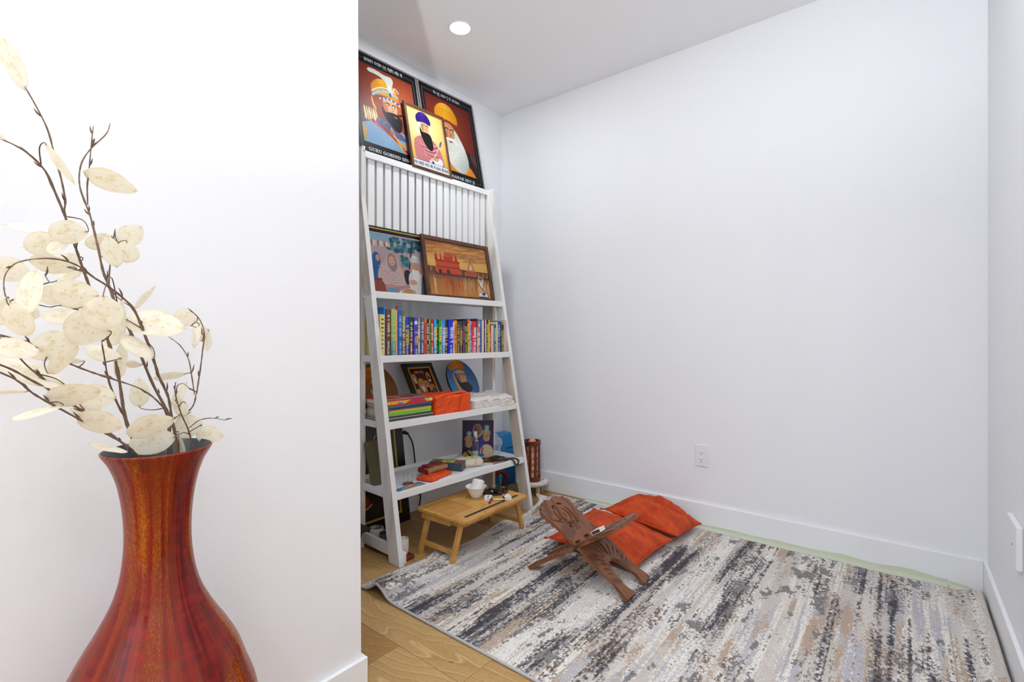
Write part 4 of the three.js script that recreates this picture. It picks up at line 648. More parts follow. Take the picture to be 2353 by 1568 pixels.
{
  const a = tag(put('folded_cloth', folded(0.19, 0.02, 0.10, 4, 0.004), M.orangeCloth), 'folded bright orange cloth beneath the maroon pouch', 'cloth'); a.position.set(...sp(0.318, y5, -0.16)); a.rotation.y = PHI + 0.25;
  const tex = canvasTex(256, 96, (g, w, h) => { g.fillStyle = '#7d1420'; g.fillRect(0, 0, w, h); for (let i = 0; i < 46; i++) { const x = 6 + i * 5.4; arc(g, [[x, 88], [x + 6, 60], [x - 2, 40 + hash(i, 3) * 18]], i % 4 === 0 ? [110, 30, 40] : [214, 190, 120], 3); } for (let i = 0; i < 12; i++) oval(g, 20 + i * 19, 18 + hash(i, 2) * 10, 7, 4, [150, 40, 50]); });
  const b = thing('pouch', 'maroon brocade pouch with gold fringe on the orange cloth', 'pouch', sp(0.345, y5 + 0.021, -0.21), PHI + 0.12);
  put('body', folded(0.165, 0.028, 0.085, 11, 0.003), mat([255, 255, 255], 0.5, { map: tex }), b);
  put('flap', folded(0.12, 0.012, 0.06, 15, 0.002).translate(0.01, 0.024, -0.008), mat([134, 24, 36], 0.5), b);
  const boxTex = canvasTex(256, 96, (g, w, h) => { g.fillStyle = '#5c7c50'; g.fillRect(0, 0, w, h); for (let i = 0; i < 90; i++) oval(g, hash(i, 1) * w, hash(i, 2) * h, 5, 4, [[190, 60, 60], [230, 190, 60], [40, 90, 120], [110, 150, 80]][i % 4]); g.fillStyle = '#dcd23c'; g.fillRect(84, 18, 96, 60); blob(g, [[108, 40], [130, 30], [156, 42], [150, 62], [116, 64]], [120, 150, 40]); g.fillStyle = '#a04a70'; g.fillRect(196, 10, 54, 76); });
  const endTex = canvasTex(96, 64, (g, w, h) => { g.fillStyle = '#26204e'; g.fillRect(0, 0, w, h); for (let i = 0; i < 44; i++) oval(g, 4 + hash(i, 5) * 88, 6 + hash(i, 6) * 52, 3.4, 3, [[220, 60, 60], [240, 210, 80], [70, 170, 190], [200, 90, 180]][i % 4]); });
  const c = tag(put('incense_box', new THREE.BoxGeometry(0.19, 0.045, 0.078).translate(0, 0.0225, 0), [mat([255, 255, 255], .45, { map: endTex }), mat([60, 70, 60], .5), mat([255, 255, 255], .45, { map: boxTex }), mat([60, 60, 70], .5), mat([64, 74, 84], .5), mat([64, 74, 84], .5)]), 'long patterned incense box with a yellow label', 'box'); c.position.set(...sp(0.475, y5, -0.235)); c.rotation.y = PHI - 1.05;
  const d = thing('cloth_bundle', 'cream cloth bundle tied round the middle', 'cloth', sp(0.600, y5, -0.200), PHI - 0.5); put('cloth', folded(0.16, 0.046, 0.095, 23, 0.004), M.beige, d); put('tie', (() => { const q = []; for (let i = 0; i <= 20; i++) { const t = i / 20 * Math.PI * 2; q.push([0.035 + 0.004 * Math.sin(t * 2), 0.026 + Math.sin(t) * 0.0235, Math.cos(t) * 0.049]); } return tube(q, 0.0045, 30, 6); })(), mat([230, 218, 194], 0.85), d);
}
{
  const o = thing('spray_bottle', 'slim clear glass spray bottle with a white pump top', 'bottle', sp(0.712, y5, -0.2505), PHI);
  put('glass_body', smooth(lathe([[0, 0], [0.0195, 0], [0.0205, 0.003], [0.0205, 0.118], [0.018, 0.122], [0.0, 0.122]], 28)), M.glass, o); put('liquid', lathe([[0, 0.003], [0.0175, 0.003], [0.0175, 0.06], [0, 0.06]], 24), phys([232, 238, 236], 0.25, { transmission: 0.55, thickness: 0 }), o);
  put('collar', smooth(lathe([[0, 0.122], [0.019, 0.122], [0.019, 0.13], [0.0135, 0.134], [0.0135, 0.150], [0, 0.150]].reverse(), 24)), M.steel, o); put('pump', smooth(lathe([[0, 0.150], [0.010, 0.150], [0.010, 0.176], [0.0075, 0.18], [0, 0.18]].reverse(), 20)), M.plastic, o);
}
{
  const tex = canvasTex(160, 110, (g, w, h) => { g.fillStyle = '#d6c79a'; g.fillRect(0, 0, w, h); for (let i = 0; i < 50; i++) blob(g, [0, 1, 2].map((k) => [hash(i, k) * w, hash(i, k + 5) * h]), [[190, 70, 60], [220, 190, 90], [80, 120, 130], [226, 210, 170], [90, 60, 80]][i % 5]); g.fillStyle = '#20242a'; g.fillRect(0, 84, w, 26); g.fillStyle = '#e8e4da'; for (let i = 0; i < 14; i++) g.fillRect(6 + i * 11, 90, 7, 9); });
  const f = mat([255, 255, 255], .35, { map: tex }), e = M.paper, m = tag(put('magazine', new THREE.BoxGeometry(0.20, 0.006, 0.13), [e, e, f, e, e, e]), 'colourful magazine lying beneath the black prayer beads', 'magazine'); m.position.set(...sp(0.80, y5 + 0.003, -0.150)); m.rotation.y = PHI + 0.15;
  const o = thing('prayer_beads', 'string of black prayer beads draped over the shelf lip', 'prayer beads', [0, 0, 0]), pts = [], Y = y5 + 0.011;
  const L5 = SHELF_Y[4], raw = [[0.688, Y, -0.20], [0.70, Y, -0.172], [0.73, Y, -0.150], [0.765, Y, -0.158], [0.755, Y + .008, -0.19], [0.72, Y + .006, -0.205], [0.705, Y + .011, -0.182], [0.735, Y + .012, -0.165], [0.775, Y + .011, -0.178], [0.805, Y, -0.192], [0.83, Y, -0.165], [0.80, Y + .002, -0.140], [0.785, Y + .010, -0.165], [0.815, Y + .010, -0.182], [0.845, Y + .002, -0.150], [0.838, Y, -0.110], [0.862, L5 + 0.007, -0.066], [0.882, L5 - 0.004, -0.0515], [0.884, L5 - 0.020, -0.0515], [0.870, L5 - 0.030, -0.0515], [0.852, L5 - 0.022, -0.0515], [0.842, L5 - 0.004, -0.0515], [0.834, L5 + 0.007, -0.068], [0.81, Y + .002, -0.105], [0.78, Y + .003, -0.125], [0.745, Y + .010, -0.150], [0.715, Y + .012, -0.190], [0.69, Y + .004, -0.20]];
  const cv = new THREE.CatmullRomCurve3(raw.map((q) => V(...sp(...q))), false, 'centripetal'), n = 118, bd = []; for (let i = 0; i <= n; i++) { const q = cv.getPointAt(i / n); bd.push(new THREE.SphereGeometry(0.0054, 8, 6).translate(q.x, q.y, q.z)); }
  put('beads', join(bd), phys([26, 20, 20], 0.25, { clearcoat: .5 }), o).userData.kind = 'stuff'; put('cord', new THREE.TubeGeometry(cv, 120, 0.001, 5), M.blackSoft, o);
  put('tassel', taper([sp(0.715, Y + 0.006, -0.165), sp(0.722, Y + 0.016, -0.17), sp(0.735, Y + 0.019, -0.165)], [0.003, 0.006, 0.004], 10, 7, 0.3, 2), mat([196, 76, 30], .7), o);
  // crumpled clear bag at the right end
  const bagc = sp(0.872, y5, -0.255), g = new THREE.IcosahedronGeometry(0.07, 6), p = g.attributes.position, gm = mergeVertices(g), q = gm.attributes.position; for (let i = 0; i < q.count; i++) { const v = V(q.getX(i), q.getY(i), q.getZ(i)), k = 1 + 1.1 * (fbm(v.x * 38 + 7, v.y * 40 + v.z * 36, 3) - 0.5) + (v.y > 0.01 ? 0.5 * v.y / 0.07 * fbm(v.x * 50, v.z * 50, 2) : 0); v.multiplyScalar(k); q.setXYZ(i, v.x * 0.75, Math.max(0, v.y * 0.95 + 0.05), v.z * 0.7); } const gb = toCreasedNormals(gm, 0.35);
  const bag = tag(put('plastic_bag', gb, M.film), 'crumpled clear plastic bag at the right end of the lowest shelf', 'bag'); bag.position.set(...bagc);
}
// ---------------------------------------------------------------- behind the shelf on the right
{
  const b = thing('storage_box', 'blue cardboard box on the floor behind the right side of the shelf', 'box', [2.735, 0, -2.275], -0.04), w = 0.088;
  put('body', join([bx(-w, w, 0, 0.372, -0.055, 0.055, 0.002)]), M.blueBox, b); put('lower_print', bx(-w + 0.03, w - 0.004, 0.01, 0.20, 0.055, 0.0556), M.blueDark, b); put('stripe', bx(-0.012, w - 0.002, 0.270, 0.277, 0.055, 0.0558), M.black, b); put('pale_print', bx(-w + 0.002, -w + 0.028, 0.01, 0.17, 0.055, 0.0556), mat([150, 186, 206], .5), b);
  const h = tag(put('wooden_ring', new THREE.TorusGeometry(0.05, 0.014, 12, 40).scale(1, 1.25, 1), M.redwood), 'dark wooden ring standing on the floor behind the shelf', 'ring'); h.position.set(2.610, 0.0765, -2.185); h.rotation.y = -0.5;
}
const LAMP = [2.712, -1.985];
{
  const s = thing('small_stool', 'low round stool with a pale mosaic top beneath the salt lamp', 'stool', [LAMP[0], 0, LAMP[1]]);
  put('top', smooth(lathe([[0, 0.092], [0.102, 0.092], [0.108, 0.089], [0.110, 0.082], [0.106, 0.072], [0, 0.072]].reverse(), 44)), M.mosaic, s);
  const dots = []; for (let i = 0; i < 26; i++) dots.push(new THREE.SphereGeometry(0.008, 8, 6).scale(1, .6, 1).translate(Math.cos(i / 26 * 6.283) * 0.098, 0.091, Math.sin(i / 26 * 6.283) * 0.098)); put('rim_studs', join(dots), mat([236, 232, 226], .35), s).userData.kind = 'stuff';
  for (let i = 0; i < 4; i++) { const a = 0.4 + i * Math.PI / 2; put('leg', smooth(lathe([[0.012, 0], [0.014, 0.03], [0.016, 0.072]], 12)).translate(Math.cos(a) * 0.075, 0, Math.sin(a) * 0.075), mat([196, 180, 146], .6), s); }
  const l = thing('salt_lamp', 'salt rocks in a round brown wooden cage on the low stool', 'lamp', [LAMP[0], 0.0925, LAMP[1]]), R = 0.058, hh = 0.272;
  const ringG = (y0, y1) => smooth(lathe([[R - 0.012, y0], [R, y0], [R + 0.001, y1], [R - 0.012, y1], [R - 0.012, y0]], 44));
  put('bottom_ring', join([ringG(0, 0.03), lathe([[0, 0.001], [R - 0.011, 0.001], [R - 0.011, 0.008], [0, 0.008]].reverse(), 40)]), M.redwood, l); put('top_ring', ringG(hh - 0.03, hh), M.redwood, l);
  for (let i = 0; i < 9; i++) { const a = 0.2 + i / 9 * 6.283; put('slat', bx(-0.0075, 0.0075, 0.028, hh - 0.028, R - 0.010, R - 0.002, 0.001).rotateY(a), M.redwood, l); }
  const rr = rng(12); for (let i = 0; i < 16; i++) { const lev = Math.floor(i / 3), a = rr() * 6.283, g = new THREE.IcosahedronGeometry(0.027 + rr() * .006, 1), p = g.attributes.position; for (let k = 0; k < p.count; k++) { const f = 0.85 + 0.3 * hash(Math.round(p.getX(k) * 900) + i, Math.round(p.getY(k) * 900 + p.getZ(k) * 1300)); p.setXYZ(k, p.getX(k) * f, p.getY(k) * f, p.getZ(k) * f); } g.computeVertexNormals(); const rad_ = lev > 4 ? 0 : 0.017; put('salt_rock', g.translate(Math.cos(i * 2.1) * rad_, 0.036 + lev * 0.045, Math.sin(i * 2.1) * rad_), M.salt, l); }
  const c = tag(put('power_cord', tube([[LAMP[0] - 0.115, 0.10, LAMP[1] - 0.05], [2.56, 0.085, -2.10], [2.53, 0.05, -2.14], [2.49, 0.004, -2.13], [2.44, 0.004, -2.16], [2.40, 0.004, -2.25]], 0.0035, 40, 6), M.blackSoft), 'thin black cord running from the salt lamp', 'cord');
  const p = thing('power_cord', 'black cord with a plug hanging on the wall behind the shelf', 'cord', [0, 0, 0]);
  put('plug', taper([[1.90, 0.498, -2.352], [1.905, 0.496, -2.338], [1.925, 0.485, -2.332]], [0.012, 0.011, 0.006], 10, 8), M.black, p); put('cable', tube([[1.92, 0.488, -2.333], [1.955, 0.43, -2.335], [1.975, 0.33, -2.337], [1.985, 0.22, -2.336], [2.0, 0.16, -2.330], [2.02, 0.08, -2.335], [2.01, 0.004, -2.33], [2.1, 0.004, -2.32]], 0.0045, 50, 6), M.black, p);
}
// ---------------------------------------------------------------- on the floor by the left foot
{
  const b = tag(put('wooden_board', metric(bx(-0.036, 0.036, 0, 0.02, -0.16, 0.16, 0.004), 'z', 1), M.redwood), 'reddish wooden board carrying three small pots', 'board'); b.position.set(1.522, 0, -2.005); b.rotation.y = 0.02;
  const pot = (label, x, z, r, h, m, wobble, rim) => { const o = thing('pot', label, 'pot', [x, 0.0205, z]); const g = lathe([[0, 0], [r * 0.8, 0], [r * .95, h * .15], [r, h * .5], [r * .96, h], [r * .86, h], [r * .86, h * .3], [0, h * .25]], 28), p = g.attributes.position; for (let i = 0; i < p.count; i++) { const k = 1 + wobble * (fbm(p.getX(i) * 30 + r * 99, p.getZ(i) * 30, 2) - .5); p.setX(i, p.getX(i) * k); p.setZ(i, p.getZ(i) * k); } put('body', smooth(g, .8), m, o); put('soil', new THREE.CylinderGeometry(r * .85, r * .85, 0.004, 20).translate(0, h * .8, 0), rim, o); };
  const marble = mat([255, 255, 255], .5, { map: dataTex(128, 128, (x, y) => mix3([206, 200, 190], [120, 116, 110], sst(.45, .7, fbm(x / 22, y / 34, 4)))) });
  pot('grey and white marbled pot beside the black poster', 1.520, -2.092, 0.0345, 0.082, marble, .3, mat([120, 96, 70], .9)); pot('small dark grey pot between the pale ones', 1.508, -2.012, 0.026, 0.078, mat([64, 70, 80], .45), .25, mat([50, 44, 40], .9)); pot('cream cup behind the left front rail', 1.525, -1.895, 0.031, 0.074, mat([222, 214, 196], .4), .05, M.paper);
  const k = thing('planter', 'black square tapered planter beside the left back post', 'planter', [1.338, 0, -2.082], 0.0), wallP = (h0, h1, a0, a1, t) => { const s4 = [[-1, -1], [1, -1], [1, 1], [-1, 1]], o4 = [], i4 = []; for (let i = 0; i < 4; i++) { const [p, q] = [s4[i], s4[(i + 1) % 4]], quad = (a, b, c, d) => o4.push(...a, ...b, ...c, ...a, ...c, ...d); const P = (c, a, h) => [c[0] * a, h, c[1] * a]; quad(P(q, a0, h0), P(p, a0, h0), P(p, a1, h1), P(q, a1, h1)); quad(P(p, a0 - t, h0), P(q, a0 - t, h0), P(q, a1 - t, h1), P(p, a1 - t, h1)); quad(P(p, a1, h1), P(p, a1 - t, h1), P(q, a1 - t, h1), P(q, a1, h1)); quad(P(q, a0, h0), P(q, a0 - t, h0), P(p, a0 - t, h0), P(p, a0, h0)); } const g = new THREE.BufferGeometry(); g.setAttribute('position', new THREE.Float32BufferAttribute(o4, 3)); g.computeVertexNormals(); return g; };
  put('body', join([wallP(0, 0.142, 0.034, 0.056, 0.004), bx(-0.033, 0.033, 0.001, 0.005, -0.033, 0.033)]), M.blackSoft, k); put('rim', wallP(0.140, 0.152, 0.081, 0.083, 0.030), M.blackSoft, k);
}
const shared = {};
// ---------------------------------------------------------------- rug
const RUG = { x0: 1.232, x1: 2.770, z0: -1.80, z1: 0.252 };
function rugY(x, z) {
  const front = Math.exp(-(((z + 1.690 - (x - 1.23) * 0.05) / 0.050) ** 2)) * 0.044 * sst(1.66, 1.25, x);                                   // fold near the free corner
  const fold2 = Math.exp(-(((x - 1.66 + (z + 1.8) * .4) / 0.06) ** 2)) * 0.020 * sst(-1.60, -1.78, z);
  const far = 0.062 * Math.exp(-(((x - 2.52) / 0.11) ** 2)) * sst(-1.50, -1.80, z);                                                         // hump beside the shelf
  const wallUp = 0.022 * sst(0.17, 0.252, z) * (0.8 + 0.4 * fbm(x * 5, 3, 2));
  const wave = 0.004 * fbm(x * 4, z * 4, 2) * sst(-1.4, -1.8, z);
  return 0.010 + front + fold2 + far + wallUp + wave;
}
const rugEnd = (x) => RUG.z0 + 0.035 * sst(1.35, 1.6, x) * sst(2.2, 1.8, x) - 0.012 * Math.sin(x * 9) * sst(1.3, 1.5, x) + 0.045 * sst(2.15, 2.3, x) * sst(2.54, 2.47, x) - 0.035 * sst(2.46, 2.56, x);
{
  const o = thing('area_rug', 'large cream and grey abstract streaked rug on the oak floor', 'rug'), n = 110, m = 190, { x0, x1, z1 } = RUG;
  const P = (u, v) => { const xb = x1 + 0.010 * (fbm(v * 12, 2, 2) - .5) * 2, x = lerp(x0, xb, u), z = lerp(rugEnd(x), z1, v); return [x, z]; };
  const top = surf(n, m, (u, v) => { const [x, z] = P(u, v); return [x, rugY(x, z), z]; }, true), bot = surf(n, m, (u, v) => { const [x, z] = P(u, v); return [x, rugY(x, z) - 0.008, z]; }, false);
  { const q = top.attributes.position, t = top.attributes.uv; for (let i = 0; i < q.count; i++) t.setXY(i, (q.getX(i) - x0) / (x1 - x0 + 0.02), (q.getZ(i) - RUG.z0 + 0.06) / (z1 - RUG.z0 + 0.08)); }
  put('pile', top, M.rug, o); put('backing', bot, M.binding, o);
  const edge = (f) => { const q = []; for (let i = 0; i <= 60; i++) { const [u, v] = f(i / 60), [x, z] = P(u, v); q.push(V(x, rugY(x, z) - 0.0045, z)); } return new THREE.TubeGeometry(new THREE.CatmullRomCurve3(q), 160, 0.0054, 8); };
  put('binding', edge((t) => [0, t]), M.binding, o); put('binding', edge((t) => [1, t]), M.binding, o); put('binding', edge((t) => [t, 0]), M.binding, o); put('binding', edge((t) => [t, 1]), M.binding, o);
}
// strips of pale masking tape along the floor edge
{
  const strip = (z0, z1, l0, l1, label, seed) => {
    const row = (s) => (u, v) => { const z = lerp(z0, z1, u), r = 0.55 + 0.9 * fbm(u * 14 + seed, 1, 3), e = s * 0.0003; return v < 0.55 ? [lerp(2.742, 2.8235, v / 0.5), 0.0008 + e, z] : [2.8252 - e, lerp(0.001, lerp(l0, l1, u) * r, (v - 0.5) / 0.5), z]; };
    tag(put('masking_tape', join([surf(90, 10, row(1), true), surf(90, 10, row(-1))]), M.tape), label, 'tape', 'tape strips along the baseboard');
  };
  strip(-1.63, 0.155, 0.010, 0.027, 'long strip of pale green masking tape along the baseboard', 3); strip(0.158, 0.235, 0.020, 0.010, 'short torn piece of masking tape near the right corner', 9);
}
// ---------------------------------------------------------------- bamboo bed table
const TB = { x: 1.885, z: -1.757, y: 0.212 };
{
  const o = thing('bed_table', 'low bamboo folding table standing in front of the shelf', 'table', [TB.x, 0, TB.z], 0.012), Y = TB.y, w = 0.51, d = 0.338, uvx = (g) => metric(g, 'x', 1.6);
  const s = rrect(w, d, 0.03), hole = (a, b, c, e) => s.holes.push(new THREE.Path([[a, c], [a, e], [b, e], [b, c]].map((q) => new THREE.Vector2(...q))));
  s.holes.push(new THREE.Path(rrect(0.418, 0.020, 0.0098, 0.008, -0.122).getPoints(6).reverse()));                    // slot
  hole(-0.248 + 0.012, -0.072, -0.062, 0.155 - 0.006);                                                                  // opening for the tilting flap
  const topG = uvx(extrude(s, 0.011, 0.0015, 8).rotateX(-Math.PI / 2).translate(0, Y - 0.0125, 0)); put('table_top', topG, M.bamboo, o);
  put('slot_tray', bx(-0.206, 0.222, Y - 0.014, Y - 0.0018, 0.1105, 0.1335), M.black, o);
  put('flap', uvx(bx(-0.234, -0.0735, Y - 0.0125, Y - 0.0025, -0.147, 0.0605, 0.001)), mat([236, 226, 214], .5, { map: bambooT }), o);
  put('flap_support', uvx(bx(-0.24, -0.066, Y - 0.022, Y - 0.013, -0.155, 0.066)), M.bamboo, o);
  for (const z of [-0.128, 0.128]) put('apron', uvx(bx(-0.215, 0.225, Y - 0.042, Y - 0.0145, z - 0.008, z + 0.008, 0.0015)), M.bamboo, o);
  for (const x of [-0.223, 0.225]) put('apron', metric(bx(x - 0.008, x + 0.008, Y - 0.042, Y - 0.0145, -0.100, 0.118, 0.0015), 'z', 1.6), M.bamboo, o);
  put('drawer', metric(bx(-0.247, -0.2325, Y - 0.045, Y - 0.016, -0.13, 0.065, 0.0015), 'z', 1.6), M.bamboo, o);
  for (const sx of [-1, 1]) for (const sz of [-1, 1]) {
    const xt = sx * 0.212 + 0.002, xb = sx * 0.272, z = sz * 0.1115, g = new THREE.BoxGeometry(0.026, 0.168, 0.017, 1, 1, 1).toNonIndexed(), p = g.attributes.position;
    const yb = rugY(TB.x + xb, TB.z + z) + 0.0005;
    for (let i = 0; i < p.count; i++) { const t = p.getY(i) > 0 ? 1 : 0; p.setXYZ(i, lerp(xb, xt, t) + p.getX(i), t ? Y - 0.018 : (TB.z + z < rugEnd(TB.x + xb) ? 0.0005 : yb), z + p.getZ(i)); }
    g.computeVertexNormals(); put('leg', metric(g, 'y', 1.6), M.bamboo, o);
    put('screw', new THREE.CylinderGeometry(0.005, 0.005, 0.002, 14).rotateX(Math.PI / 2).translate(sx * 0.208 + 0.002, Y - 0.029, sz * 0.1372), M.steel, o);
  }
  for (const sx of [-1, 1]) put('stretcher', metric(bx(sx * 0.257 - 0.006, sx * 0.257 + 0.006, 0.045, 0.066, -0.105, 0.105, 0.001), 'z', 1.6), M.bamboo, o);
}
{
  const Y = TB.y + 0.0005;
  const b = thing('bowl', 'white bowl with a flared rim on the bamboo table', 'bowl', [1.935, Y, -1.79]); put('body', (lathe([[0, 0], [0.024, 0], [0.027, 0.003], [0.034, 0.014], [0.044, 0.036], [0.052, 0.055], [0.056, 0.057], [0.0555, 0.059], [0.051, 0.0575], [0.042, 0.038], [0.032, 0.017], [0.02, 0.007], [0, 0.006]], 64)), M.porcelain, b);
  const cup = thing('cup', 'white cup tipped upside down inside the bowl', 'cup', [1.942, Y + 0.030, -1.793]); cup.rotation.set(0.12, 0.3, -0.34); put('body', smooth(lathe([[0, 0.060], [0.028, 0.060], [0.032, 0.056], [0.036, 0.0], [0.0345, 0.0], [0.030, 0.053], [0, 0.056]].reverse(), 40), .7), M.porcelain, cup); put('foot_ring', smooth(lathe([[0.021, 0.060], [0.023, 0.0625], [0.0205, 0.0625], [0.0205, 0.060]], 30)), M.porcelain, cup);
  const p = thing('metal_tray', 'dark round steel tray holding small vessels', 'tray', [2.068, Y, -1.772]); put('dish', smooth(lathe([[0, 0], [0.066, 0], [0.074, 0.009], [0.078, 0.0095], [0.078, 0.0105], [0.073, 0.011], [0.065, 0.002], [0, 0.002]], 48), .5), mat([120, 112, 104], .22, { metalness: 1 }), p);
  const c = thing('oil_bowl', 'small tarnished metal bowl on the steel tray', 'bowl', [2.055, Y + 0.0025, -1.763]); put('body', smooth(lathe([[0, 0], [0.018, 0], [0.02, 0.004], [0.030, 0.014], [0.036, 0.028], [0.038, 0.029], [0.034, 0.029], [0.028, 0.016], [0, 0.007]], 36), .6), M.tarnish, c);
  const r = rng(8), knob = (label, x, z, k, m) => { const o = thing('brass_lamp', label, 'oil lamp', [x, Y + 0.0025, z]); put('foot', smooth(lathe([[0, 0], [0.013 * k, 0], [0.013 * k, 0.002], [0.005 * k, 0.006], [0.005 * k, 0.014 * k], [0, 0.014 * k]].reverse(), 20)), m, o); put('cup', smooth(lathe([[0, 0.012 * k], [0.008 * k, 0.013 * k], [0.013 * k, 0.024 * k], [0.011 * k, 0.024 * k], [0, 0.016 * k]], 20)), m, o); };
  knob('little brass lamp at the front edge of the steel tray', 2.104, -1.735, .9, M.brass); const v = thing('brass_bell', 'small dull brass bell beside the white bowl', 'bell', [1.985, Y, -1.842]); put('body', smooth(lathe([[0.019, 0], [0.021, 0.001], [0.016, 0.012], [0.012, 0.022], [0.004, 0.027], [0, 0.027]], 24)), M.brass, v); put('handle', smooth(lathe([[0.003, 0.026], [0.003, 0.036], [0.0075, 0.042], [0.006, 0.05], [0, 0.053]], 16)), M.brass, v);
  knob('shiny little metal lamp left of the tarnished bowl', 2.012, -1.742, .9, M.steel);
  const strikeT = canvasTex(64, 24, (g, w, h) => { g.fillStyle = '#e8e4e0'; g.fillRect(0, 0, w, h); g.fillStyle = '#5a3630'; g.fillRect(4, 3, w - 8, h - 6); });
  const mTex = (a) => canvasTex(96, 64, (g, w, h) => { g.fillStyle = '#ece8e4'; g.fillRect(0, 0, w, h); if (a) { g.fillStyle = '#4a86b8'; g.fillRect(8, 26, 60, 14); blob(g, [[60, 20], [84, 22], [86, 46], [62, 44]], [150, 190, 216]); } else { g.fillStyle = '#d8303a'; blob(g, [[50, 6], [92, 4], [92, 26], [60, 24]], [214, 50, 56]); g.fillStyle = '#b9b4b0'; g.fillRect(8, 34, 50, 6); } });
  const mb = (label, x, z, turn, a, Yb = Y) => { const o = thing('matchbox', label, 'matchbox', [x, Yb, z], turn, 'matchboxes'), f = mat([255, 255, 255], .6, { map: mTex(a) }), st = mat([255, 255, 255], .8, { map: strikeT }), wh = mat([232, 228, 224], .6); put('sleeve', new THREE.BoxGeometry(0.052, 0.0165, 0.036).translate(0, 0.00825, 0), [wh, wh, f, wh, a ? wh : st, st], o); put('tray', bx(-0.0265, 0.0265, 0.0015, 0.015, -0.0165, 0.0165), M.paper, o); return o; };
  mb('matchbox with a blue print beside the white bowl', 1.946, -1.712, 0.62, true); mb('matchbox with a red print near the black slot', 2.018, -1.642, 0.95, false);
  const l = thing('lighter', 'red and black lighter lying by the blue matchbox', 'lighter', [1.925, Y, -1.676], 0.5); put('body', bx(-0.03, 0.008, 0, 0.012, -0.006, 0.006, 0.004), mat([178, 24, 50], .25), l); put('head', bx(0.008, 0.022, 0, 0.014, -0.006, 0.006, 0.003), M.black, l);
  tag(put('wick', taper([[1.945, Y + 0.004, -1.690], [1.962, Y + 0.005, -1.668], [1.972, Y + 0.004, -1.660], [1.985, Y + 0.0035, -1.650], [1.998, Y + 0.004, -1.622]], [0.0025, 0.0042, 0.003, 0.0035, 0.0025], 30, 7, .2, 5), M.paper), 'twisted white cotton wick between the two matchboxes', 'wick');
  // third matchbox rests on the book stand, placed below
  shared.make = mb;
}
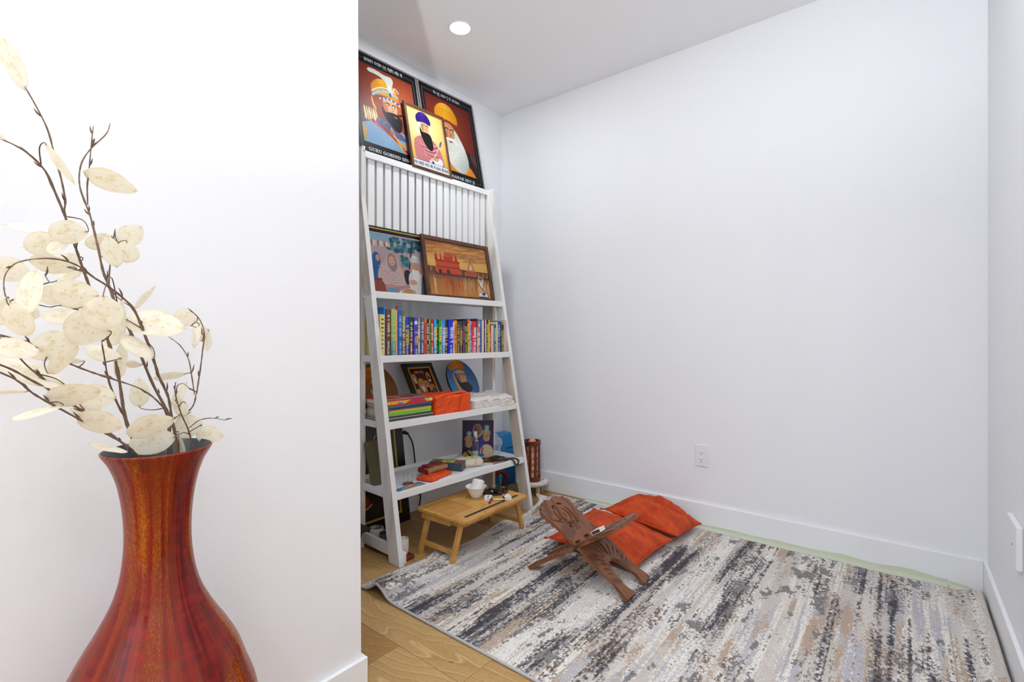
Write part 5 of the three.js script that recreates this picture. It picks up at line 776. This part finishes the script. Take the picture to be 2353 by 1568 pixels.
// ---------------------------------------------------------------- carved folding book stand
{
  const o = thing('book_stand', 'carved dark wood folding book stand on the rug', 'book stand', [1.92, 0, -1.098], 0.04), ang = Math.atan2(0.285, 0.445), TH = 0.015, hinge = 0.283, top = 0.53;
  const P2 = (a) => a.map((q) => new THREE.Vector2(...q));
  const half = [[0.046, 0], [0.118, 0], [0.120, 0.012], [0.113, 0.04], [0.104, 0.075], [0.104, 0.11], [0.112, 0.14], [0.110, 0.17], [0.117, 0.20], [0.113, 0.23], [0.106, 0.255], [0.106, 0.31], [0.111, 0.335], [0.105, 0.355], [0.108, 0.40], [0.114, 0.44], [0.119, 0.47], [0.116, 0.492], [0.102, 0.500], [0.096, 0.512], [0.072, 0.516], [0.062, 0.527], [0.034, 0.533], [0.018, 0.527], [0, 0.524]];
  const arch = [[0, 0.158], [0.012, 0.150], [0.022, 0.156], [0.030, 0.140], [0.040, 0.135], [0.042, 0.118], [0.052, 0.100], [0.054, 0.075], [0.060, 0.05], [0.055, 0.025]];
  const outline = () => { const s = new THREE.Shape(), R_ = half, L = half.slice(0, -1).reverse().map(([x, y]) => [-x, y]), aR = arch.slice().reverse(), aL = arch.slice(1).map(([x, y]) => [-x, y]); const pts = [...R_, ...L, ...aL.reverse(), ...arch]; s.setFromPoints(P2(pts)); return s; };
  const leaf = (x, y, len, wid, a) => { const q = []; for (let i = 0; i <= 8; i++) { const t = i / 8; q.push([t * len, Math.sin(t * Math.PI) * wid * (1.25 - t * .5)]); } for (let i = 7; i >= 1; i--) { const t = i / 8; q.push([t * len, -Math.sin(t * Math.PI) * wid * .6]); } const c = Math.cos(a), s = Math.sin(a); return new THREE.Path(P2(q.map(([u, v]) => [x + u * c - v * s, y + u * s + v * c]))); };
  const crescent = (cx, cy, r0, r1, a0, a1, shift) => { const q = [], n = 10; for (let i = 0; i <= n; i++) { const a = lerp(a0, a1, i / n); q.push([cx + Math.cos(a) * r1, cy + Math.sin(a) * r1 * 1.25]); } for (let i = n - 1; i >= 1; i--) { const a = lerp(a0, a1, i / n); q.push([cx + Math.cos(a) * (r1 - (r1 - r0) * Math.sin(i / n * Math.PI)) + shift, cy + Math.sin(a) * (r1 - (r1 - r0) * Math.sin(i / n * Math.PI)) * 1.25]); } return new THREE.Path(P2(q)); };
  const build = (sign, emblem) => {
    const core = outline(), face_ = outline(), slots = [];
    for (let k = 0; k < 5; k++) { const xa = -0.1 + k * 0.04, cut = (k % 2 === 0) === (sign > 0); if (cut) slots.push([[xa, hinge - 0.017], [xa, hinge + 0.017], [xa + 0.04, hinge + 0.017], [xa + 0.04, hinge - 0.017]]); }
    for (const q of slots) { core.holes.push(new THREE.Path(P2(q))); face_.holes.push(new THREE.Path(P2(q))); }
    if (emblem) {
      const cy = 0.425, pierce = [crescent(0, cy, 0.040, 0.058, -1.25, 0.85, 0), crescent(0, cy, 0.040, 0.058, Math.PI - 0.85, Math.PI + 1.25, 0), crescent(0, cy + .002, 0.020, 0.034, -1.45, 1.2, 0), crescent(0, cy + .002, 0.020, 0.034, Math.PI - 1.2, Math.PI + 1.45, 0), leaf(0.010, 0.492, 0.040, 0.008, -.35), leaf(-0.010, 0.492, 0.040, 0.008, Math.PI + .35), leaf(0, 0.408, 0.036, 0.006, Math.PI / 2), leaf(0.012, 0.366, 0.034, 0.008, .15), leaf(-0.012, 0.366, 0.034, 0.008, Math.PI - .15), leaf(0.006, 0.354, 0.020, 0.005, -1.2), leaf(-0.006, 0.354, 0.020, 0.005, Math.PI + 1.2)];
      for (const h of pierce) { core.holes.push(h); face_.holes.push(h); }
    }
    for (const m of [-1, 1]) { const mir = (p) => (m < 0 ? new THREE.Path(p.getPoints(1).map((q) => new THREE.Vector2(-q.x, q.y)).reverse()) : p); for (const a of [[0.012, 0.178, 0.062, 0.010, 1.2], [0.026, 0.172, 0.062, 0.009, .85], [0.040, 0.164, 0.055, 0.008, .6], [0.052, 0.150, 0.046, 0.008, .45], [0.060, 0.128, 0.040, 0.007, .4], [0.066, 0.105, 0.034, 0.006, .5], [0.002, 0.19, 0.06, 0.006, 1.5]]) { if (m < 0 && a[0] < 0.01) continue; face_.holes.push(mir(leaf(...a))); } }
    const g = join([metric(extrude(core, TH - 0.004, 0.001, 4), 'y', 1.8, [sign * .3, .2]), metric(extrude(face_, 0.003, 0.0007, 4).translate(0, 0, TH - 0.003), 'y', 1.8, [sign * .3, .2])]);
    // lay the board: local y runs up along the slope, local z is the upper face
    g.translate(0, -hinge, -TH / 2); const mtx = new THREE.Matrix4().makeBasis(V(sign > 0 ? 1 : -1, 0, 0), V(0, Math.sin(ang), -sign * Math.cos(ang)), V(0, Math.cos(ang), sign * Math.sin(ang)));
    g.applyMatrix4(mtx); const hy = hinge * Math.sin(ang) + TH / 2 * Math.cos(ang) + 0.0108; g.translate(0, hy, 0); return [g, hy];
  };
  const [g1, hy] = build(1, true), [g2] = build(-1, true);
  put('board', g1, M.walnut, o); put('board', g2, M.walnut, o); put('hinge_pin', new THREE.CylinderGeometry(0.003, 0.003, 0.2, 10).rotateZ(Math.PI / 2).translate(0, hy, 0), M.darkwood, o);
  // matchbox lying on the right-hand panel
  const mb = shared.make('open-ended matchbox lying on the carved book stand', 0, 0, 0, false); const along = 0.118, yy = hy + along * Math.sin(ang) + (TH / 2 + 0.0035) * Math.cos(ang), zz = -1.098 + along * Math.cos(ang) - (TH / 2 + 0.0035) * Math.sin(ang);
  mb.position.set(1.852, yy, zz); mb.rotation.set(-ang, 0.04, 0, 'YXZ'); mb.children.forEach((c) => { c.rotation.y = 1.45; });
}
// ---------------------------------------------------------------- orange velvet cushions
function cushion(K, t, seed) {                              // K: corners in order round the cushion, [x, y of the seam, z]
  const f = (u, v, s) => {
    const a = u * 2 - 1, b = v * 2 - 1, pu = (1 - 0.0) , U = .5 + a / 2 * (1 - 0.06 * (1 - b * b) * a * a), W = .5 + b / 2 * (1 - 0.06 * (1 - a * a) * b * b);
    const q = [0, 1, 2].map((k) => K[0][k] * (1 - U) * (1 - W) + K[1][k] * U * (1 - W) + K[2][k] * U * W + K[3][k] * (1 - U) * W);
    const puff = Math.pow(Math.max(0, 1 - a * a), .5) * Math.pow(Math.max(0, 1 - b * b), .5), edge = Math.min(1, 3 * (1 - Math.max(Math.abs(a), Math.abs(b))));
    const wr = ((fbm(a * 2.2 + seed, b * 2.2 + seed, 3) - .5) * .05 + (fbm(a * 7 + seed, b * 3.5 + 4, 3) - .5) * .036) * puff * edge, pk = (Math.abs(Math.sin(u * 21 + fbm(v * 5, seed, 2) * 3)) * sst(.5, .95, Math.abs(b)) * pu + Math.abs(Math.sin(v * 20 + fbm(u * 5, seed, 2) * 3)) * sst(.5, .95, Math.abs(a))) * -0.015 * edge;
    return [q[0], s > 0 ? q[1] + puff * t * .62 + wr + pk : s < 0 ? Math.max(q[1] - puff * t * .42, Math.min(q[1], 0.0125 + seed * 0.0)) : q[1], q[2]];
  };
  const g = join([surf(72, 72, (u, v) => f(u, v, 1), true), surf(40, 40, (u, v) => f(u, v, -1), false)]), q = []; for (let i = 0; i <= 120; i++) { const k = i / 120 * 4, e = Math.floor(k) % 4, r = k - Math.floor(k), [u, v] = [[r, 0], [1, r], [1 - r, 1], [0, 1 - r]][e]; q.push(V(...f(u, v, 0))); }
  return [toCreasedNormals(g, 2.6), new THREE.TubeGeometry(new THREE.CatmullRomCurve3(q, true), 240, 0.0036, 6, true)];
}
{
  const mk = (label, K, t, seed) => { const c = [0, 1, 2].map((k) => (K[0][k] + K[1][k] + K[2][k] + K[3][k]) / 4), o = thing('cushion', label, 'cushion', [c[0], 0, c[2]], 0, 'orange velvet cushions'), [g, pg] = cushion(K, t, seed); put('cover', g.translate(-c[0], 0, -c[2]), M.velvet, o); put('piping', pg.translate(-c[0], 0, -c[2]), M.piping, o); };
  mk('orange velvet cushion lying right behind the book stand', [[2.075, 0.045, -1.415], [2.565, 0.058, -1.425], [2.418, 0.058, -0.898], [2.050, 0.032, -0.938]], 0.12, 3);
  mk('orange velvet cushion leaning up against the baseboard', [[2.458, 0.112, -1.302], [2.772, 0.122, -1.215], [2.752, 0.046, -0.862], [2.440, 0.070, -0.880]], 0.125, 17);
}
// ---------------------------------------------------------------- wall plates
{
  const o = thing('wall_outlet', 'white double wall outlet above the baseboard', 'outlet', [XA, 0.4, -0.888], -Math.PI / 2);
  put('plate', bx(-0.0355, 0.0355, -0.0605, 0.0605, 0, 0.006, 0.0025), M.plastic, o); const s = put('socket_insert', bx(-0.0165, 0.0165, -0.033, 0.033, 0.004, 0.0075, 0.001), mat([244, 244, 246], .3), o);
  for (const y of [0.014, -0.024]) { put('slot', join([bx(-0.0078, -0.0052, y - 0.0005, y + 0.0085, 0.0066, 0.0078), bx(0.0052, 0.0074, y, y + 0.0075, 0.0066, 0.0078), new THREE.CylinderGeometry(0.0028, 0.0028, 0.0012, 12).rotateX(Math.PI / 2).translate(0, y - 0.0075, 0.0072)]), M.slotDark, s); }
  const c = thing('cover_plate', 'blank white cover plate with one screw at the right edge', 'cover plate', [2.150, 0.440, ZC], Math.PI);
  put('plate', bx(-0.082, 0.082, -0.066, 0.066, 0, 0.016, 0.004), M.plastic, c); put('screw', smooth(lathe([[0, 0.0175], [0.003, 0.017], [0.0045, 0.0155], [0.0045, 0.014]].reverse(), 14)).rotateX(Math.PI / 2).translate(0.02, -0.005, 0), M.steel, c);
}
tag(put('straw', taper([[1.128, 0.0012, -1.166], [1.134, 0.0016, -1.158], [1.142, 0.0012, -1.153]], [0.0005, 0.0008, 0.0004], 10, 5), mat([70, 54, 34], .8)), 'tiny dark straw lying on the oak floor', 'straw');
// ---------------------------------------------------------------- branches of dried seed pods: stems [tip mm, base mm, points in metres] and pods [branch, centre, half axes mm, turn, tilt]
const BRANCHES = {"a":[[1.6,5.2,[[0.1127,1.4272,-0.98],[0.1238,1.4065,-0.9831],[0.1375,1.3757,-0.9861],[0.147,1.3341,-0.9892],[0.1537,1.3074,-0.9922],[0.1588,1.2735,-0.9953],[0.1581,1.259,-0.9983],[0.1611,1.2474,-1.0014],[0.1716,1.2108,-1.0044],[0.1801,1.181,-1.0075],[0.1866,1.1609,-1.0106],[0.2037,1.1036,-1.0136],[0.215,1.0604,-1.0167],[0.2265,1.0189,-1.0197],[0.2339,0.9682,-1.0228],[0.238,0.9395,-1.0258],[0.249,0.898,-1.0289],[0.2667,0.8572,-1.0319],[0.2779,0.8223,-1.035]]],[1.5,3.6,[[0.0821,1.3364,-0.95],[0.0996,1.3328,-0.955],[0.1125,1.3274,-0.96],[0.123,1.3198,-0.965],[0.1338,1.3079,-0.97],[0.1419,1.2887,-0.975],[0.1518,1.2631,-0.98],[0.1569,1.2504,-0.985]]],[1.6,3.2,[[0.1929,1.0609,-0.95],[0.1994,1.0351,-0.964],[0.2058,1.0083,-0.978],[0.2144,0.983,-0.992],[0.2246,0.9594,-1.006],[0.2359,0.9375,-1.02]]]],"b":[[1.5,5.2,[[0.2333,1.4453,-1.09],[0.2278,1.4254,-1.0866],[0.2047,1.3886,-1.0832],[0.1933,1.3633,-1.0797],[0.1891,1.3358,-1.0763],[0.1903,1.3146,-1.0729],[0.1968,1.2899,-1.0695],[0.2015,1.2717,-1.0661],[0.2081,1.235,-1.0626],[0.2107,1.2174,-1.0592],[0.2166,1.1785,-1.0558],[0.2248,1.1507,-1.0524],[0.2308,1.1283,-1.0489],[0.246,1.0917,-1.0455],[0.264,1.0396,-1.0421],[0.2826,0.9831,-1.0387],[0.2991,0.9431,-1.0353],[0.3084,0.9184,-1.0318],[0.3156,0.8664,-1.0284],[0.314,0.819,-1.025]]],[1.3,2.6,[[0.2082,1.4291,-1.08],[0.2062,1.4028,-1.0813],[0.2028,1.3501,-1.0825],[0.2009,1.3262,-1.0837],[0.2018,1.2936,-1.085]]],[1.3,2.4,[[0.2337,1.2552,-1.06],[0.2317,1.2407,-1.0613],[0.2326,1.2238,-1.0625],[0.2272,1.1917,-1.0637],[0.2263,1.1545,-1.065]]]],"c":[[1.5,4.6,[[0.0881,1.1133,-0.9],[0.0859,1.1286,-0.9081],[0.0874,1.1488,-0.9161],[0.0974,1.1659,-0.9242],[0.1128,1.1742,-0.9322],[0.134,1.1793,-0.9403],[0.1529,1.1784,-0.9483],[0.1709,1.1715,-0.9564],[0.1859,1.1599,-0.9644],[0.2036,1.1493,-0.9725],[0.2221,1.1353,-0.9806],[0.2415,1.1152,-0.9886],[0.2594,1.0715,-0.9967],[0.2733,1.0315,-1.0047],[0.2852,0.9961,-1.0128],[0.3,0.9621,-1.0208],[0.3088,0.9156,-1.0289],[0.3217,0.855,-1.0369],[0.3242,0.8133,-1.045]]],[1,1.6,[[0.1293,1.158,-0.95],[0.1346,1.1463,-0.945],[0.1418,1.1485,-0.94]]],[1.2,2.0,[[0.1588,1.174,-0.985],[0.1686,1.1714,-0.9867],[0.1825,1.1679,-0.9883],[0.199,1.1553,-0.99]]]],"d":[[1.6,3.8,[[0.0743,1.0747,-0.92],[0.0996,1.065,-0.93],[0.117,1.0557,-0.94],[0.1406,1.0397,-0.95],[0.1603,1.0278,-0.96],[0.187,1.0136,-0.97],[0.2177,0.9995,-0.98],[0.2531,0.9813,-0.99],[0.2792,0.957,-1.0],[0.2943,0.9342,-1.01],[0.2997,0.8822,-1.02],[0.3001,0.8212,-1.03]]],[1.2,2.2,[[0.1199,1.113,-0.93],[0.1339,1.1107,-0.94],[0.1459,1.1141,-0.95],[0.164,1.1105,-0.96],[0.187,1.1222,-0.97]]]],"e":[[2.2,4.6,[[0.0727,1.0378,-0.9],[0.0931,1.0257,-0.9122],[0.1102,1.012,-0.9244],[0.1335,0.9935,-0.9367],[0.1603,0.9685,-0.9489],[0.1853,0.947,-0.9611],[0.2058,0.9197,-0.9733],[0.2275,0.8961,-0.9856],[0.2505,0.8683,-0.9978],[0.2629,0.8329,-1.01]]],[1.8,3.4,[[0.0739,1.028,-0.88],[0.0962,1.0121,-0.8983],[0.1141,0.9919,-0.9167],[0.1401,0.9695,-0.935],[0.1838,0.9329,-0.9533],[0.2159,0.9065,-0.9717],[0.2418,0.8821,-0.99]]],[1.4,2.6,[[0.0768,1.0726,-0.915],[0.0879,1.0617,-0.9217],[0.0963,1.0505,-0.9283],[0.1082,1.032,-0.935],[0.1222,1.015,-0.9417],[0.1404,0.9957,-0.9483],[0.1576,0.9719,-0.955]]]],"f":[[1.5,3.4,[[0.3382,1.1182,-1.03],[0.3526,1.1032,-1.032],[0.3617,1.0783,-1.034],[0.3596,1.0405,-1.036],[0.3561,1.0027,-1.038],[0.3511,0.9652,-1.04],[0.3463,0.9405,-1.042],[0.3332,0.9247,-1.044],[0.3152,0.9196,-1.046],[0.3106,0.8828,-1.048],[0.3138,0.8147,-1.05]]],[1.2,2.2,[[0.3099,1.0688,-1.05],[0.3259,1.0534,-1.0463],[0.3382,1.0284,-1.0425],[0.3424,0.9972,-1.0387],[0.3461,0.9598,-1.035]]],[1.1,1.8,[[0.3336,1.0902,-1.02],[0.3457,1.0858,-1.024],[0.3588,1.072,-1.028]]]],"g":[[1.5,3.4,[[0.3051,0.9896,-1.0],[0.3054,0.9745,-1.005],[0.312,0.9469,-1.01],[0.3214,0.9214,-1.015],[0.3322,0.8951,-1.02],[0.3379,0.8599,-1.025],[0.3368,0.8132,-1.03]]],[1.0,2.0,[[0.3865,0.9114,-1.0],[0.3669,0.9172,-1.005],[0.3465,0.9162,-1.01],[0.3293,0.9022,-1.015]]],[1.0,1.8,[[0.3251,0.9739,-0.99],[0.3147,0.9863,-0.994],[0.3078,0.9836,-0.998],[0.306,0.9688,-1.002]]]]};
const PODS = [["a",[0.155,1.2213,-0.95],22.0,17.2,-10,0.2],["a",[0.1262,1.2293,-1.0],29.0,6.8,0,0.9],["a",[0.1341,1.2054,-0.985],22.9,18.1,-20,0.3],["a",[0.1448,1.1992,-0.96],14.3,8.3,-40,0.5],["d",[0.0974,1.1622,-0.97],22.8,17.1,20,0.3],["c",[0.1462,1.1776,-1.0],27.2,13.6,10,0.4],["c",[0.1063,1.1255,-0.885],12.8,30.2,12,0.3],["c",[0.0958,1.0905,-0.88],13.6,22.6,-25,0.3],["c",[0.0872,1.097,-0.93],13.0,12.6,0,0.3],["a",[0.1589,1.1307,-0.93],27.1,20.8,5,0.2],["c",[0.1385,1.1285,-0.96],15.4,14.2,0,0.4],["b",[0.1846,1.1032,-0.9],24.3,25.1,0,0.1],["a",[0.1727,1.0818,-0.93],26.8,26.3,10,0.2],["d",[0.1536,1.0993,-0.97],23.8,11.2,0,0.6],["d",[0.1383,1.0566,-0.94],30.2,20.5,-25,0.3],["d",[0.0957,1.0531,-0.9],22.4,12.8,15,0.4],["d",[0.1432,1.0372,-0.91],23.9,9.6,-52,0.5],["b",[0.2553,1.2473,-1.06],17.9,23.1,40,0.2],["b",[0.2471,1.2164,-1.05],18.2,18.7,0,0.2],["b",[0.2226,1.2108,-1.03],14.2,26.0,-15,0.3],["b",[0.2234,1.2356,-1.1],23.1,14.4,-15,0.3],["c",[0.2756,1.0915,-1.0],42.2,22.5,10,0.2],["c",[0.2485,1.0507,-0.99],27.2,12.2,38,0.5],["b",[0.2287,1.1014,-1.0],6.5,28.2,0,0.8],["b",[0.2811,1.1417,-1.08],25.1,5.1,-55,1.0],["f",[0.3365,1.1047,-1.05],18.5,17.2,20,0.3],["f",[0.3772,1.0624,-1.06],7.0,19.9,5,0.8],["f",[0.3376,1.0703,-1.0],5.9,20.8,12,0.9],["f",[0.3567,1.0783,-1.04],12.4,18.6,-10,0.5],["f",[0.3112,0.997,-1.05],24.7,6.6,-8,0.9],["d",[0.2731,0.9677,-1.08],14.9,26.1,0,0.3],["e",[0.1571,0.986,-0.93],30.1,16.0,-5,0.3],["e",[0.191,0.9762,-0.97],22.7,20.7,10,0.3],["e",[0.1889,0.9412,-0.94],27.5,16.2,25,0.4],["f",[0.2618,0.9208,-0.975],33.2,18.0,-15,0.3],["f",[0.2708,0.8897,-1.0],32.5,21.3,-8,0.2],["g",[0.3374,0.9028,-1.04],22.0,22.0,0,0.3],["g",[0.3775,0.8783,-1.05],22.9,17.2,10,0.3],["e",[0.1207,0.9647,-0.93],26.7,5.0,-15,1.0],["e",[0.2051,0.8949,-0.965],24.5,4.6,22,1.0],["e",[0.1166,1.0184,-0.95],40.1,14.2,30,0.5],["e",[0.0903,0.9974,-0.9],16.1,2.3,3,1.1],["a",[0.2031,1.0422,-0.99],23.9,12.0,20,0.5],["b",[0.254,1.0212,-1.04],11.9,6.2,5,0.7],["b",[0.2332,1.0701,-1.06],17.5,16.4,0,0.3],["a",[0.2344,1.0294,-1.03],9.4,30.4,5,0.7],["g",[0.3151,0.9457,-1.02],8.9,20.7,-15,0.8],["g",[0.3235,0.9683,-1.03],5.4,18.0,25,0.9],["a",[0.1012,1.4484,-0.97],11.1,31.5,-20,0.3],["a",[0.1438,1.3161,-0.94],5.5,28.9,-32,0.8],["b",[0.23,1.3378,-1.07],36.9,17.5,15,0.3],["a",[0.0857,1.335,-0.94],5.1,2.9,20,0.6],["a",[0.17,1.1898,-1.03],13.0,11.7,0,0.5],["c",[0.1683,1.1664,-1.02],15.4,8.2,-30,0.7],["c",[0.1137,1.101,-0.92],7.5,8.9,0,0.5],["c",[0.0827,1.1114,-0.89],6.2,8.3,30,0.5],["d",[0.1674,1.0319,-0.98],10.4,3.5,0,1.0],["e",[0.1713,0.9557,-0.98],10.0,7.0,30,0.6],["g",[0.3192,0.9411,-1.0],5.9,11.7,0,0.8],["g",[0.3221,0.8711,-1.03],5.4,18.0,-12,0.9]];
const VASE = [0.288, -1.03];
{
  const o = thing('floor_vase', 'tall glossy red and gold lacquered floor vase', 'vase', [VASE[0], 0, VASE[1]]);
  const prof = [[0.078, 0], [0.088, 0.012], [0.108, 0.08], [0.140, 0.17], [0.160, 0.25], [0.1655, 0.31], [0.162, 0.37], [0.152, 0.42], [0.139, 0.458], [0.1255, 0.498], [0.108, 0.533], [0.088, 0.568], [0.067, 0.6115], [0.0562, 0.649], [0.0505, 0.6896], [0.0490, 0.7244], [0.0505, 0.760], [0.0545, 0.794], [0.061, 0.825], [0.070, 0.850], [0.079, 0.866], [0.0812, 0.8705]];
  const c = new THREE.CatmullRomCurve3(prof.map(([r, y]) => V(r, y, 0)), false, 'centripetal').getPoints(110).map((q) => [q.x, q.y]);
  const body = lathe([[0, 0], ...c, [0.0812, 0.8725], [0.0792, 0.8735]], 96); const uv = body.attributes.uv, p = body.attributes.position; for (let i = 0; i < uv.count; i++) uv.setXY(i, uv.getX(i) * 1.0, p.getY(i) * 1.1); body.computeVertexNormals();
  put('body', body, M.vase, o);
  put('interior', lathe([[0.0792, 0.8735], [0.0775, 0.870], [0.068, 0.851], [0.0585, 0.826], [0.052, 0.795], [0.048, 0.76], [0.0465, 0.72], [0.052, 0.66], [0.06, 0.62], [0, 0.60]], 72), M.vaseIn, o);
}
{
  const names = { a: 'branch of pale seed pods rising highest at the left of the vase', b: 'forked twig branch rising in the middle of the vase with pods', c: 'branch arching over to the left with hanging round pods', d: 'long thin branch slanting left across the others', e: 'low branch leaning far left over the vase rim', f: 'branch curving up at the right side of the vase', g: 'short twiggy branch at the right inside the vase rim' };
  const B = {}, R = rng(77);
  for (const [k, list] of Object.entries(BRANCHES)) {
    const o = B[k] = thing('branch', names[k], 'branch', [0, 0, 0], 0, 'dried seed pod branches in the vase'); o.userData.curves = undefined; const extra = [];
    const curves = list.map(([r0, r1, pts], j) => {
      const q = pts.map((a) => V(...a));
      if (j === 0) { const n = q.length; q[n - 1].y = Math.max(q[n - 1].y, 0.80); for (let m = n - 2; m < n; m++) { const d = Math.hypot(q[m].x - VASE[0], q[m].z - VASE[1]), lim = m === n - 1 ? 0.036 : 0.058; if (q[m].y < 0.885 && d > lim) { q[m].x = VASE[0] + (q[m].x - VASE[0]) * lim / d; q[m].z = VASE[1] + (q[m].z - VASE[1]) * lim / d; } } const e = q[n - 1]; q.push(V(VASE[0] + (e.x - VASE[0]) * .6, 0.68, VASE[1] + (e.z - VASE[1]) * .6)); }
      const len = q.reduce((s, v, i) => s + (i ? v.distanceTo(q[i - 1]) : 0), 0), seg = Math.max(16, Math.round(len / 0.008));
      const c = new THREE.CatmullRomCurve3(q, false, 'centripetal');
      put(j ? 'twig' : 'stem', taper(q, [r0 / 2000, (r0 * .6 + r1 * .4) / 2000, r1 / 2000 * .9, r1 / 2000], seg, 7, .5, j * 9 + k.charCodeAt(0)), M.stem, o);
      for (let m = 0; m < len / 0.055; m++) { const t = R(), pnt = c.getPointAt(t), tn = c.getTangentAt(t), side = V(R() - .5, R() * .6, R() - .5).addScaledVector(tn, -.6).normalize(), L = 0.006 + R() * 0.009; if (pnt.y < 0.9) continue; extra.push(taper([pnt, pnt.clone().addScaledVector(side, L * .6), pnt.clone().addScaledVector(side, L).addScaledVector(tn, -L * .3)], [0.0009, 0.0014, 0.0004], 6, 5)); }
      return c;
    });
    B[k] = { o, curves, extra };
  }
  const cam = V(0, EYE, 0);
  for (const [k, c, rx, ry, rot, tilt] of PODS) {
    const b = B[k], cen = V(...c); let best = null, bd = 9; for (const cv of b.curves) for (let i = 0; i <= 60; i++) { const p = cv.getPointAt(i / 60), d = p.distanceTo(cen); if (d < bd && p.y > 0.885) { bd = d; best = p; } }
    const a = rx / 1000, h = ry / 1000, major = Math.max(a, h), minor = Math.min(a, h), ang = -THREE.MathUtils.degToRad(rot) + (h > a ? Math.PI / 2 : 0);
    // basis: facing the viewer's side of the room, turned in its own plane, tipped about its long axis; the slim ones are discs seen nearly edge on
    const n0 = cam.clone().sub(cen).normalize(), r0 = V(0, 1, 0).cross(n0).normalize(), u0 = n0.clone().cross(r0), X = r0.clone().multiplyScalar(Math.cos(ang)).addScaledVector(u0, Math.sin(ang)), Y = r0.clone().multiplyScalar(-Math.sin(ang)).addScaledVector(u0, Math.cos(ang));
    const full = Math.max(minor, Math.min(major * .66, minor * 2.2)), tip = Math.acos(Math.min(1, minor / full)) * (R() < .5 ? 1 : -1), Y2 = Y.clone().multiplyScalar(Math.cos(tip)).addScaledVector(n0, Math.sin(tip)), N2 = X.clone().cross(Y2);
    const wave = (R() - .5) * .5, curl = (R() - .5) * .35, sh = 0.75 + R() * .4, seed = R() * 50, point = R() * 0.28;
    const g = (s) => surf(22, 7, (u, v) => { const th = u * Math.PI * 2, r = v, px = Math.cos(th) * r, py = Math.sin(th) * r * (1 - 0.14 * sh * px) * (1 - point * px * px) * (1 + 0.05 * Math.sin(th * 3 + seed)); const z = s * 0.0006 * Math.sqrt(Math.max(0, 1 - r * r * .9)) / .7 + full * (curl * px * px * .35 + wave * px * py * .3 + .06 * (fbm(px * 2.2 + seed, py * 2.2 + seed, 3) - .5) * 2); return [px * major, py * full, z]; }, s > 0);
    const fix = (q) => { const t = q.attributes.uv, p = q.attributes.position; for (let i = 0; i < t.count; i++) t.setXY(i, .5 + .5 * p.getX(i) / major, .5 + .5 * p.getY(i) / full); return q; };
    const mtx = new THREE.Matrix4().makeBasis(X, Y2, N2).setPosition(cen), geo = join([fix(g(1)), fix(g(-1))]).applyMatrix4(mtx);
    // joined to its branch by a thin stalk at the end nearest to it; a short beak at the other end
    const e1 = cen.clone().addScaledVector(X, major), e2 = cen.clone().addScaledVector(X, -major), near = best && e1.distanceTo(best) < e2.distanceTo(best) ? e1 : e2, far = near === e1 ? e2 : e1, out = far.clone().sub(near).normalize();
    const m = put('seed_pod', geo, M.pod, b.o); put('beak', taper([far.clone().addScaledVector(out, -0.001), far.clone().addScaledVector(out, 0.004)], [0.0006, 0.0003], 3, 5), M.pod, m);
    if (best) { const mid = near.clone().lerp(best, .5); mid.addScaledVector(out, -.15 * near.distanceTo(best)); mid.y += .1 * near.distanceTo(best); b.extra.push(taper([near.clone().addScaledVector(out, 0.004), near, mid, best], [0.0006, 0.0007, 0.0008, 0.0011], 16, 5)); }
  }
  for (const b of Object.values(B)) put('stalks_and_buds', join(b.extra), M.bud, b.o);
}
scene.traverse((o) => { if (o.isMesh) { o.castShadow = true; o.receiveShadow = true; } });
renderer.render(scene, camera);
